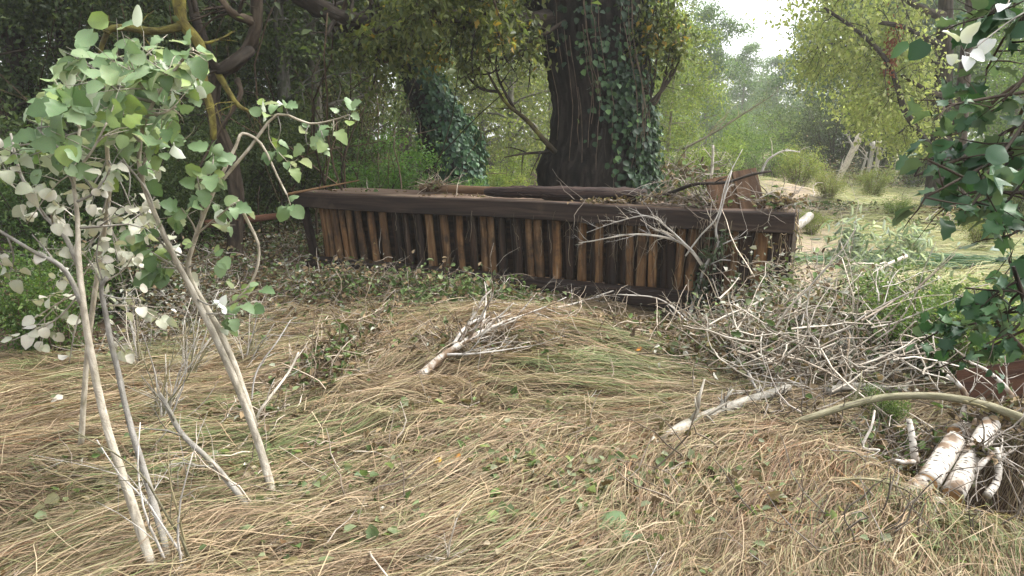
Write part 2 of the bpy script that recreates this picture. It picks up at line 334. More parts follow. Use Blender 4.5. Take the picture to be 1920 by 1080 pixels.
# ------------------------------------------------------------------ ground
def axis(lo, a, b, hi, fine, grow):
    xs = list(np.arange(a, b, fine)); st = fine; x = b
    while x < hi: xs.append(x); st *= grow; x += st
    xs.append(hi); st = fine; x = a
    left = []
    while x > lo: st *= grow; x -= st; left.append(max(x, lo))
    return np.array(sorted(set(left)) + xs)
def path_w(x, y):                                # 1 on the bare muddy track beside the bridge
    cx = 2.9 + 0.42 * (y - 6.5) - 0.002 * (y - 6.5) ** 2
    return np.exp(-((x - cx) / (0.42 + 0.035 * y)) ** 2) * sst((y - 5.6) / 1.2)
def build_ground():
    xs = axis(-400, -5.0, 5.5, 400, 0.075, 1.09); ys = axis(-30, 1.2, 9.5, 500, 0.075, 1.07)
    X, Y = np.meshgrid(xs, ys); Z = gh(X, Y)
    nx, ny = len(xs), len(ys); V = np.stack([X, Y, Z], -1).reshape(-1, 3)
    i = np.arange(ny - 1)[:, None]; j = np.arange(nx - 1)[None]
    F = np.stack([i * nx + j, i * nx + j + 1, (i + 1) * nx + j + 1, (i + 1) * nx + j], -1).reshape(-1, 4)
    x, y = V[:, 0], V[:, 1]
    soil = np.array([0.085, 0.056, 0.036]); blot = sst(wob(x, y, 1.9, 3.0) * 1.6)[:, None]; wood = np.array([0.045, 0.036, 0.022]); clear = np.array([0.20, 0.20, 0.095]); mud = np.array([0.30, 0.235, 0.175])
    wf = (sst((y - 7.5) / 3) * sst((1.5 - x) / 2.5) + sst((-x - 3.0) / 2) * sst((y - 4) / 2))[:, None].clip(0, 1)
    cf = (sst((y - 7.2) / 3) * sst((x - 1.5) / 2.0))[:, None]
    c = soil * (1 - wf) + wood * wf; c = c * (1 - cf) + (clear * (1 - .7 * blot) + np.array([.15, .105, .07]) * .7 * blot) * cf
    pf = path_w(x, y)[:, None] * 0.95; c = c * (1 - pf) + mud * pf
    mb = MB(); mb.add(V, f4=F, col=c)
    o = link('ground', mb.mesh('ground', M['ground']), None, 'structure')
    o['label'] = 'muddy flood plain ground under the flattened straw'
build_ground()

# ------------------------------------------------------------------ flattened grass
def lerp_cols(palette, u):
    pal = np.asarray(palette, float); k = RNG.integers(0, len(pal), len(u)); k2 = RNG.integers(0, len(pal), len(u))
    return pal[k] * (1 - u[:, None]) + pal[k2] * u[:, None]
def flow(x, y):                                  # heading of the water that combed the grass
    a = np.where(x < 0, 0.62 - 0.25 * sst((y - 3) / 3), 0.62)
    a = a - 0.75 * sst((x + 0.6) / 1.4) * sst((y - 2.9) / 1.5)
    a = a + 0.55 * sst((x - 0.1) / 1.2) * sst((4.1 - y) / 1.6)
    return a + 0.45 * wob(x, y, 0.8, 3.0) + 0.22 * wob(x, y, 0.3, 5.0)
def mat_relief(x, y):
    a = flow(x, y); u = -np.sin(a) * x + np.cos(a) * y
    return 0.045 * np.sin(u * 17 + 2.5 * wob(x, y, 0.5, 8.0)) * (0.5 + 0.5 * wob(x, y, 0.9, 2.0)) + 0.03
def blades(mb, x, y, ang, L, wid, S, col, lift, curl=0.5, relief=True, dz=0.0):
    N = len(x); t = np.linspace(0, 1, S)[None]
    th = ang[:, None] + RNG.normal(0, curl, (N, 1)) * (t - 0.3) + RNG.normal(0, curl * .3, (N, 1)) * np.sin(t * 6)
    st = (L / (S - 1))[:, None]
    dx = np.cumsum(np.cos(th) * st, 1) - np.cos(th) * st; dy = np.cumsum(np.sin(th) * st, 1) - np.sin(th) * st
    X = x[:, None] + dx; Y = y[:, None] + dy
    Z = gh(X, Y) + (mat_relief(X, Y) if relief else 0) + dz + lift[:, None] * np.sin(np.pi * np.clip(t * 0.9 + 0.08, 0, 1)) + RNG.uniform(0, 0.035, (N, 1))
    pts = np.stack([X, Y, Z], -1)
    roll = RNG.uniform(-0.9, 0.9, (N, 1))
    sd_ = np.stack([-np.sin(th) * np.cos(roll), np.cos(th) * np.cos(roll), np.sin(roll) * np.ones_like(th)], -1)
    wd = wid[:, None] * np.clip(np.sin(np.pi * (0.12 + 0.80 * t)), 0.15, 1)
    mb.ribbons(pts, wd, sd_, col)
STRAW = [(0.34, 0.262, 0.165), (0.27, 0.195, 0.125), (0.41, 0.335, 0.225), (0.18, 0.122, 0.080), (0.30, 0.25, 0.140), (0.21, 0.215, 0.105), (0.115, 0.078, 0.052), (0.35, 0.25, 0.16)]
def build_straw():
    mb = MB()
    NT = 17000
    # tufts, denser near the lens
    y = 1.55 + 6.2 * RNG.random(NT) ** 1.35; x = RNG.uniform(-1, 1, NT) * (0.9 + 0.80 * y)
    keep = ~((y > 6.3) & (x > 2.6)) & ~((x < -2.9) & (y > 4.9)) & ~(y > 8.3 - 0.42 * (x + 2.65)) 
    # the dark hollow under the beam, the pit on the right and the leafy bank stay thin
    thin = np.exp(-((x - 1.6) / .8) ** 2 - ((y - 6.0) / .45) ** 2) + 1.3 * np.exp(-((x - 2.45) / .55) ** 2 - ((y - 3.05) / .50) ** 2) + 0.75 * np.exp(-((x + 1.6) / 1.5) ** 2 - ((y - 7.0) / .7) ** 2)
    keep &= RNG.random(NT) > thin
    x, y = x[keep], y[keep]; n = len(x); K = 10
    a0 = flow(x, y) + RNG.normal(0, 0.16, n)
    flip = RNG.random(n) < 0.12; a0 = np.where(flip, a0 + RNG.normal(0, 0.7, n), a0)
    tint = lerp_cols(STRAW, RNG.random(n)) * RNG.uniform(0.6, 1.25, (n, 1))
    green = (wob(x, y, 0.9, 6.0) + 0.6 * RNG.normal(0, 1, n) > 0.85)
    brown = (wob(x, y, 1.1, 9.0) + 0.5 * RNG.normal(0, 1, n) > 0.75); tint[brown] = tint[brown] * np.array([.80, .64, .56])
    tint[green] = np.array([0.165, 0.20, 0.085]) * RNG.uniform(0.8, 1.2, (green.sum(), 1))
    X = np.repeat(x, K) + RNG.normal(0, .045, n * K); Y = np.repeat(y, K) + RNG.normal(0, .045, n * K)
    A = np.repeat(a0, K) + RNG.normal(0, 0.13, n * K)
    Ln = np.repeat(RNG.uniform(0.22, 0.62, n), K) * RNG.uniform(0.6, 1.2, n * K)
    C = np.repeat(tint, K, 0) * RNG.uniform(0.72, 1.3, (n * K, 1))
    # blades start upstream of the tuft so that tufts overlap like thatch
    X -= np.cos(A) * Ln * .5; Y -= np.sin(A) * Ln * .5
    blades(mb, X, Y, A, Ln, RNG.uniform(0.0018, 0.0042, n * K) * (0.75 + 0.09 * Y), 5, C, RNG.uniform(0.0, 0.035, n * K), 0.45)
    # loose single stems lying across
    n2 = 5000; y = 1.6 + 5.3 * RNG.random(n2) ** 1.3; x = RNG.uniform(-1, 1, n2) * (0.8 + 0.75 * y)
    k = ~((x < -2.7) & (y > 5)) & ~(y > 8.0 - 0.42 * (x + 2.65)); x, y = x[k], y[k]; n2 = len(x)
    blades(mb, x, y, flow(x, y) + RNG.normal(0, .6, n2), RNG.uniform(.2, .7, n2), RNG.uniform(.0022, .0045, n2), 6, lerp_cols(STRAW, RNG.random(n2)) * 1.15, RNG.uniform(0.01, 0.07, n2), 0.9, dz=0.02)
    stuff('flattened_grass', mb, M['straw'], 'tan straw of flattened grass combed over the foreground ground', 'straw')
    # the clearing on the right
    mb = MB(); n = 30000
    y = 5.8 + 32 * RNG.random(n) ** 2.0; x = 2.3 + (0.1 + 0.30 * (y - 5.8)) + RNG.normal(0, 1, n) * (0.6 + 0.18 * y) 
    k = (x > 2.4 + 0.12 * (y - 6)) & (RNG.random(n) > path_w(x, y) * 0.93) & (RNG.random(n) > .75 * sst(wob(x, y, 1.9, 3.0) * 1.6)); x, y = x[k], y[k]; n = len(x)
    pal = [(0.30, 0.32, 0.14), (0.40, 0.37, 0.19), (0.24, 0.29, 0.11), (0.44, 0.38, 0.22), (0.33, 0.34, 0.18), (0.20, 0.25, 0.09)]
    a = 0.15 + 0.7 * wob(x, y, 2.2, 1.0) + RNG.normal(0, .25, n)
    blades(mb, x, y, a, RNG.uniform(.3, .8, n), RNG.uniform(.005, .009, n) * (0.6 + .075 * y), 4, lerp_cols(pal, RNG.random(n)) * RNG.uniform(.8, 1.2, (n, 1)), RNG.uniform(0, .16, n) * (1 + .6 * wob(x, y, 1.1, 7.0)), .6, relief=False)
    stuff('clearing_grass', mb, M['straw'], 'pale green flattened grass in the clearing beyond the bridge', 'grass')
build_straw()

# ------------------------------------------------------------------ the washed-up bridge section
def build_bridge():
    L = P(578, 505, 8.55); R = P(1468, 617, 6.02)
    z0 = 0.5 * (L[2] + R[2]); L[2] = R[2] = 0.0
    ax = nrm(R - L); up = np.array([0, 0, 1.0]); out = np.array([ax[1], -ax[0], 0])         # out faces the camera
    if out[1] > 0: out = -out
    LEN = float(np.linalg.norm(R - L)); zb = 0.03
    root = thing('footbridge_section', (L + R) / 2 + up * zb, 'long dark brown timber footbridge section stranded on its edge, faced with upright half logs', 'footbridge')
    O = L + up * zb
    def at(u, v, w): return O + ax * u + up * v + out * w
    def beam(name, u0, u1, v, w, hv, hw, mat, n=26, warp=0.006, dv=0.0, c=0.012):
        u = np.linspace(u0, u1, n); ph = random.uniform(0, 9)
        pts = np.array([at(q, v + dv * (q - u0) / (u1 - u0) + warp * math.sin(q * 1.7 + ph), w + warp * math.sin(q * 1.1 + 2 * ph)) for q in u])
        pr = np.array([(-hw + c, -hv), (hw - c, -hv), (hw, -hv + c), (hw, hv - c), (hw - c, hv), (-hw + c, hv), (-hw, hv - c), (-hw, -hv + c)])
        mb = MB(); mb.sweep(pts, pr, up=up, jit=0.012); return part(name, mb, mat, root, smooth=False)
    H = 1.00
    beam('top_beam', -0.10, LEN + 0.02, H - 0.10, 0.04, 0.095, 0.045, M['beam'], 30, 0.008)
    # the upward edge is closed by long muddy boards lying behind the front beam
    for i in range(3):
        beam('top_board', -0.06 + 0.03 * i, LEN - 0.02 * i, H - 0.032 - 0.004 * i, -0.165 - 0.325 * i, 0.026, 0.158, M['top'], 20, 0.004)
    beam('bottom_beam', 0.05, LEN - 0.42, 0.085, 0.01, 0.085, 0.085, M['beam'], 26, 0.006)
    beam('back_beam', -0.04, LEN, H - 0.16, -0.90, 0.09, 0.06, M['beam'], 12)
    beam('back_beam', 0.05, LEN - 0.1, 0.10, -0.90, 0.09, 0.06, M['beam'], 12)
    # upright half logs: a proud row, and a row set back behind the gaps
    def half_log(u, wid, w, mat, v0, v1, slant, flat=False):
        k = 8; a = np.linspace(0, math.pi, k)
        if flat: pr = np.array([(-wid, 0), (wid, 0), (wid, 0.022), (wid - .006, .030), (-wid + .006, .030), (-wid, .022)])
        else: pr = np.stack([wid * np.cos(a), wid * 0.8 * np.sin(a)], 1)[::-1]
        n = 9; t = np.linspace(0, 1, n); ph = random.uniform(0, 6.3); bow = random.uniform(-.012, .012)
        pts = np.array([at(u + slant * (1 - q) + bow * math.sin(q * 3.1 + ph), v0 + (v1 - v0) * q, w) for q in t])
        mb = MB(); mb.sweep(pts, pr, scale=(1 if flat else 1 + 0.05 * np.sin(t * 7 + ph)) * np.linspace(1.05, 0.95, n), up=out, jit=0.0 if flat else 0.025)
        part('half_log', mb, mat, root, smooth=not flat)
    u = 0.18; i = 0; rnd = random.Random(3)
    while u < LEN - 0.12:
        f = u / LEN; slant = 0.10 * (1 - f) - 0.01
        if f > 0.885:
            wid = rnd.uniform(.052, .064); half_log(u, wid, -0.075 + rnd.uniform(-.012, .012), M['log'] if rnd.random() < .8 else M['log_dark'], .10, H - .15, -0.01, True); u += 2 * wid + .012
        else:
            wid = rnd.uniform(.040, .056)
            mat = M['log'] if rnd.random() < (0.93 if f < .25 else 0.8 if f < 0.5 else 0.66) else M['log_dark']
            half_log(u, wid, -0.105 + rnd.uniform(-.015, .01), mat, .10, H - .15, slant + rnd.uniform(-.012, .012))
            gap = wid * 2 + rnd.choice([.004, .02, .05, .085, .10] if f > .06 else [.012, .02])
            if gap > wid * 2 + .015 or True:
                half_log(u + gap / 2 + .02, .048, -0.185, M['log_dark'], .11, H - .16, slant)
            u += gap
        i += 1
    half_log(LEN - 0.05, .05, -0.085, M['log_dark'], .10, H - .15, -0.01, True)
    # skirting behind the logs so that no daylight shows
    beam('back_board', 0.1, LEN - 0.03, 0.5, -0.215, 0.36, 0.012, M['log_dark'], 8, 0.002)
    # closing boards of the end on the right
    for i in range(6):
        pts = np.array([at(LEN - 0.005, q, -0.16 - 0.125 * i) for q in np.linspace(0.08, H - 0.19, 4)])
        mb = MB(); mb.sweep(pts, np.array([(-.060, -.012), (.060, -.012), (.060, .012), (-.060, .012)]), up=ax); part('end_board', mb, M['log_dark'], root, smooth=False)
    # leaning end post on the left, and the splintered foot
    mb = MB(); pts = np.array([at(-0.10 + .14 * q, H - 0.19 - .68 * q, -0.10) for q in np.linspace(0, 1, 6)])
    mb.sweep(pts, np.array([(-.045, -.035), (.045, -.035), (.045, .035), (-.045, .035)]), up=out, jit=.02); part('end_post', mb, M['beam'], root, smooth=False)
    return root, at, LEN, H, ax, out
BR, bat, BLEN, BH, BAX, BOUT = build_bridge()

# ------------------------------------------------------------------ branches and twigs
def twig_into(mb, p0, d, L, r, depth, col=None, droop=0.0, wig=0.25, sides=4):
    n = max(4, int(L / 0.07)) if L < 1.2 else 12
    n = min(n, 10); pts = [np.asarray(p0, float)]; dd = nrm(d)
    for i in range(n - 1):
        dd = nrm(dd + RNG.normal(0, wig, 3) * 0.6 + np.array([0, 0, -droop]))
        pts.append(pts[-1] + dd * L / (n - 1))
    pts = np.array(pts); rr = np.linspace(r, r * 0.3, n)
    mb.tube(pts, rr, sides, col=col)
    if depth > 0:
        for k in range(random.randint(2, 4)):
            i = random.randint(1, n - 2); t = nrm(pts[i + 1] - pts[i]); q = nrm(np.cross(t, RNG.normal(0, 1, 3)))
            twig_into(mb, pts[i], nrm(t * 0.75 + q * random.uniform(.5, 1.0)), L * random.uniform(.3, .6), rr[i] * 0.6, depth - 1, col, droop, wig, 3)
    return pts
def branch_thing(name, label, cat, pts, r0, r1, mat, nside=6, side_len=0.35, depth=1, n=22, sides=8, group=None, jit=0.04, droop=0.0, side_from=0.2, stem_name='stem', wig=0.25, start_from=None):
    pth = smooth_path(pts, n); root = thing(name, pth[0], label, cat, group)
    mb = MB(); rr = np.linspace(r0, r1, n); mb.tube(pth, rr, sides, jit=jit); part(stem_name, mb, mat, root)
    for k in range(nside):
        i = int(n * (side_from + (0.95 - side_from) * (k + random.random()) / nside)); i = min(max(i, 1), n - 2)
        t = nrm(pth[i + 1] - pth[i - 1]); q = nrm(np.cross(t, RNG.normal(0, 1, 3)))
        if q[2] < -0.2: q[2] *= -0.6
        mb = MB(); twig_into(mb, pth[i], nrm(t * 0.8 + q * random.uniform(.5, 1.1)), side_len * random.uniform(.5, 1.3) * (1.15 - 0.5 * i / n), max(rr[i] * 0.5, 0.0025), depth, None, droop, wig)
        part('side_branch', mb, mat, root)
    return root, pth

# ------------------------------------------------------------------ single leaves (objects sharing a few meshes)
def leaf_mesh(name, outline, mat, fold=0.22, curl=0.25, seed=0):
    """outline: half outline (x across, y along) from base to tip, mirrored; base at the origin, length 1."""
    rr = np.random.default_rng(seed)
    o = np.asarray(outline, float); k = len(o)
    ys = o[:, 1]
    mid = np.stack([np.zeros(k), ys, np.zeros(k)], 1)
    def sidev(sg):
        x = o[:, 0] * sg * (1 + rr.normal(0, .06, k)); z = np.abs(o[:, 0]) * fold * (1 + rr.normal(0, .3, k))
        return np.stack([x, ys + rr.normal(0, .01, k), z], 1)
    V = np.concatenate([mid, sidev(1), sidev(-1)])
    V[:, 2] -= curl * V[:, 1] ** 2 + rr.normal(0, .012, len(V))
    F = []
    for i in range(k - 1):
        F.append((i, k + i, k + i + 1, i + 1)); F.append((i, i + 1, 2 * k + i + 1, 2 * k + i))
    pet = np.array([(0, -0.35, 0.02), (0.012, -0.35, 0.02), (0.012, 0.02, 0.0), (-0.012, 0.02, 0.0)])
    V = np.concatenate([V, pet]); b = 3 * k; F.append((b, b + 1, b + 2, b + 3))
    col = np.ones((len(V), 3)); col[:k] *= 1.12
    mb = MB(); mb.add(V, f4=np.array(F), col=col); return mb.mesh(name, mat, smooth=True)
POPLAR_O = [(0.0, 0.0), (0.30, 0.02), (0.44, 0.20), (0.36, 0.34), (0.46, 0.50), (0.30, 0.64), (0.25, 0.80), (0.0, 1.0)]
ROUND_O = [(0.0, 0.0), (0.28, 0.03), (0.45, 0.25), (0.46, 0.5), (0.34, 0.75), (0.15, 0.92), (0.0, 1.0)]
MAPLE_O = [(0.0, 0.0), (0.34, -0.10), (0.30, 0.12), (0.60, 0.22), (0.38, 0.40), (0.50, 0.66), (0.22, 0.66), (0.0, 1.05)]
OVAL_O = [(0.0, 0.0), (0.16, 0.08), (0.28, 0.3), (0.27, 0.55), (0.15, 0.82), (0.0, 1.0)]
LEAF = {}
for i in range(4):
    LEAF['poplar', i] = leaf_mesh('poplar_leaf', POPLAR_O if i % 2 else ROUND_O, M['poplar'], 0.20 + .1 * (i % 3), 0.12 + .14 * i, i)
    LEAF['pale', i] = leaf_mesh('pale_leaf', ROUND_O, M['poplar_pale'], 0.25 + .15 * (i % 2), 0.15 + .15 * i, 10 + i)
    LEAF['maple', i] = leaf_mesh('broad_leaf', [MAPLE_O, ROUND_O, POPLAR_O, MAPLE_O][i], M['maple'], 0.18 + .08 * i, 0.1 + .12 * i, 20 + i)
    LEAF['white', i] = leaf_mesh('white_leaf', ROUND_O, M['white_under'], 0.4, 0.2, 30 + i)
    LEAF['orange', i] = leaf_mesh('orange_leaf', [ROUND_O, MAPLE_O][i % 2], M['orange_leaf'], 0.3, 0.3, 40 + i)
def put_leaf(kind, root, p, d, nv, size, par=None):
    d = nrm(d); x = nrm(np.cross(d, nv)); z = np.cross(x, d)
    o = bpy.data.objects.new('leaf', LEAF[kind, random.randint(0, 3)]); COL.objects.link(o)
    if root is not None: o.parent = par or root
    from mathutils import Matrix
    R = Matrix(((x[0], d[0], z[0]), (x[1], d[1], z[1]), (x[2], d[2], z[2]))).to_4x4()
    base = np.asarray(p) + d * size * 0.35 - (np.array(root.location) if root is not None else 0)
    o.location = Vector(base); o.rotation_euler = R.to_euler(); o.scale = (size, size, size)
    return o
def leafy(root, pts, kind, n, size, hang=0.5, spread=1.0, face=(0, -0.6, 0.7), tips=0.0, par=None):
    for k in range(n):
        u = random.random() ** (1.0 - tips); i = min(int(u * (len(pts) - 1)), len(pts) - 2); p = pts[i] + (pts[i + 1] - pts[i]) * random.random()
        t = nrm(pts[i + 1] - pts[i] + 1e-9)
        d = nrm(t * 0.5 + RNG.normal(0, 1, 3) * spread + np.array([0, 0, -hang]))
        nv = nrm(np.asarray(face) + RNG.normal(0, .45, 3))
        put_leaf(kind, root, p, d, nv, size * random.uniform(.65, 1.25), par)

# ------------------------------------------------------------------ trees
def grow(seed, height, r0, crown0, spread, nl, leaf, leaf_n, cols, lean=0.0, droop=0.05, limb_up=0.5, sub=6, twn=5, clus=0.28, asp=0.6, trunk_wig=0.04, sides=10):
    """Local mesh pair (wood, crown): trunk, limbs, twigs and leaf clusters along the twigs."""
    rg = np.random.default_rng(seed); wood, crown = MB(), MB()
    n = 14; t = np.linspace(0, 1, n)
    tp = np.stack([lean * height * t ** 1.5 + np.cumsum(rg.normal(0, trunk_wig, n)) * height * .05, np.cumsum(rg.normal(0, trunk_wig, n)) * height * .05, -0.4 + t * (height + .4)], 1)
    tr = r0 * (1.25 * np.exp(-t * 14) * .35 + (1 - t) ** 0.8 * .95 + .04)
    wood.tube(tp, tr, sides, jit=.03)
    ends = []
    for k in range(nl):
        f = crown0 / height + (0.97 - crown0 / height) * (k + rg.random()) / nl; i = min(int(f * (n - 1)), n - 2); p = tp[i] + (tp[i + 1] - tp[i]) * (f * (n - 1) - i)
        az = k * 2.399 + rg.normal(0, .4); ln = spread * (1.0 - 0.55 * max(0, (f - .45)) / .55) * rg.uniform(.7, 1.15)
        d = np.array([math.cos(az), math.sin(az), limb_up + rg.normal(0, .2)]); d = nrm(d)
        m = 7; pts = [p]; dd = d
        for q in range(m - 1):
            dd = nrm(dd + rg.normal(0, .14, 3) + np.array([0, 0, -droop * q * .6])); pts.append(pts[-1] + dd * ln / (m - 1))
        pts = np.array(pts); lr = np.linspace(max(tr[i] * .42, .02), .008, m); wood.tube(pts, lr, 5)
        for s_ in range(sub):
            j = min(1 + int((m - 2) * (s_ + rg.random()) / sub), m - 2); tt = nrm(pts[j + 1] - pts[j]); q = nrm(np.cross(tt, rg.normal(0, 1, 3)))
            sl_ = ln * rg.uniform(.25, .5); sd_ = nrm(tt * .7 + q * .8); sp = [pts[j]]
            for w in range(4): sd_ = nrm(sd_ + rg.normal(0, .2, 3) + np.array([0, 0, -droop])); sp.append(sp[-1] + sd_ * sl_ / 4)
            sp = np.array(sp); wood.tube(sp, np.linspace(lr[j] * .55, .004, 5), 3, caps=False)
            for w in range(twn):
                b = sp[rg.integers(1, 5)]; td = nrm(nrm(sp[4] - sp[0]) * .6 + rg.normal(0, .7, 3) + np.array([0, 0, -droop * 2])); tl = sl_ * rg.uniform(.3, .6)
                ends.append((b, b + td * tl))
        ends.append((pts[-2], pts[-1] + dd * .3))
    A = np.array([e[0] for e in ends]); B = np.array([e[1] for e in ends])
    idx = rg.integers(0, len(A), leaf_n); u = rg.random((leaf_n, 1)) ** .8
    p = A[idx] * (1 - u) + B[idx] * u + rg.normal(0, clus, (leaf_n, 3)) * np.array([1, 1, .7])
    d = rg.normal(0, 1, (leaf_n, 3)) + np.array([0, 0, -.6]); nv = rg.normal(0, .7, (leaf_n, 3)) + np.array([0, 0, .8])
    cl = rg.uniform(.7, 1.3, (len(A), 1))[idx] * np.asarray(cols, float)[rg.integers(0, len(cols), leaf_n)] * rg.uniform(.75, 1.25, (leaf_n, 1))
    crown.leaves(p, d, nv, leaf * rg.uniform(.6, 1.3, leaf_n), asp, .18, cl)
    return wood, crown
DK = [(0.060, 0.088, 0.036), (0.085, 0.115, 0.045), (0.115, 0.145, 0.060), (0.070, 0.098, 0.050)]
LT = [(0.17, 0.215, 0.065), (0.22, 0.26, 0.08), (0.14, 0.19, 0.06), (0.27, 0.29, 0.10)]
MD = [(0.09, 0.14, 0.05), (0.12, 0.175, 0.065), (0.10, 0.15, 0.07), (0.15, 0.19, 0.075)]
PROTO = {}
def proto(key, wm, name_crown='crown', **kw):
    w, c = grow(**kw); PROTO[key] = (w.mesh('trunk', wm), c.mesh('crown', M['leaf']))
for i in range(3):
    proto(('tall', i), M['bark_grey'] if i == 1 else M['bark_dark'], seed=11 + i, height=13, r0=.20, crown0=3.2, spread=3.4, nl=20, leaf=.13, leaf_n=15000, cols=DK, clus=.26)
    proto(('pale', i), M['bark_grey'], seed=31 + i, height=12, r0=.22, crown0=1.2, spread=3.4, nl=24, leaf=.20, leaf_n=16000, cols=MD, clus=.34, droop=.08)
for i in range(2):
    proto(('under', i), M['bark_dark'], seed=51 + i, height=6.0, r0=.09, crown0=.7, spread=2.0, nl=18, leaf=.10, leaf_n=13000, cols=DK, clus=.2, trunk_wig=.12, limb_up=.35)
    proto(('light', i), M['bark_grey'], seed=61 + i, height=8.0, r0=.12, crown0=.6, spread=2.6, nl=22, leaf=.11, leaf_n=15000, cols=LT, clus=.24, limb_up=.3, droop=.1)
def bush_mesh(seed, h, rad, nst, leaf, leaf_n, cols, asp=.5):
    rg = np.random.default_rng(seed); wood, crown = MB(), MB(); A, B = [], []
    for k in range(nst):
        az = rg.uniform(0, 6.3); rr = rad * math.sqrt(rg.random()); p = np.array([.15 * math.cos(az), .15 * math.sin(az), -.1]); top = np.array([rr * math.cos(az), rr * math.sin(az), h * rg.uniform(.55, 1.0)])
        mid = (p + top) / 2 + np.array([0, 0, .12 * h]); pts = smooth_path([p, mid, top], 7) + np.vstack([np.zeros((1, 3)), rg.normal(0, .03 * h, (6, 3))]); wood.tube(pts, np.linspace(.018, .004, 7), 4)
        for q in range(7):
            b = pts[rg.integers(1, 7)]; A.append(b); B.append(b + rg.normal(0, .22 * rad, 3) + np.array([0, 0, .02]))
    A, B = np.array(A), np.array(B); idx = rg.integers(0, len(A), leaf_n); u = rg.random((leaf_n, 1))
    p = A[idx] * (1 - u) + B[idx] * u + rg.normal(0, .09 * rad + .02, (leaf_n, 3)); p[:, 2] = np.maximum(p[:, 2], .02)
    cl = rg.uniform(.75, 1.25, (len(A), 1))[idx] * np.asarray(cols)[rg.integers(0, len(cols), leaf_n)] * rg.uniform(.8, 1.2, (leaf_n, 1))
    crown.leaves(p, nrm(p * np.array([1, 1, .2])) * .8 + rg.normal(0, .7, (leaf_n, 3)) + np.array([0, 0, -.25]), rg.normal(0, .5, (leaf_n, 3)) + np.array([0, 0, .9]), leaf * rg.uniform(.6, 1.3, leaf_n), asp, .2, cl)
    return wood, crown
for i in range(3):
    w, c = bush_mesh(71 + i, 2.4, 1.3, 26, .085, 8000, DK if i < 2 else MD); PROTO['bush', i] = (w.mesh('stem', M['bark_dark']), c.mesh('crown', M['leaf']))
    w, c = bush_mesh(81 + i, 1.5, 1.0, 22, .075, 5000, LT if i else MD); PROTO['lowbush', i] = (w.mesh('stem', M['twig_brown']), c.mesh('crown', M['leaf']))
def place(name, key, x, y, scale, rot, label, cat, group=None, tint=(1, 1, 1), sz=1.0, sink=0.0):
    w, c = PROTO[key]; r = thing(name, (x, y, float(gh(x, y)) - sink), label, cat, group)
    r.rotation_euler = (0, 0, rot); r.scale = (scale, scale, scale * sz)
    a = link('stem' if 'bush' in key[0] else 'trunk', w, r); b = link('crown', c, r, 'stuff'); b.color = (*tint, 1)
    return r
def gx(px, Y): return P(px, 300, Y)[0]

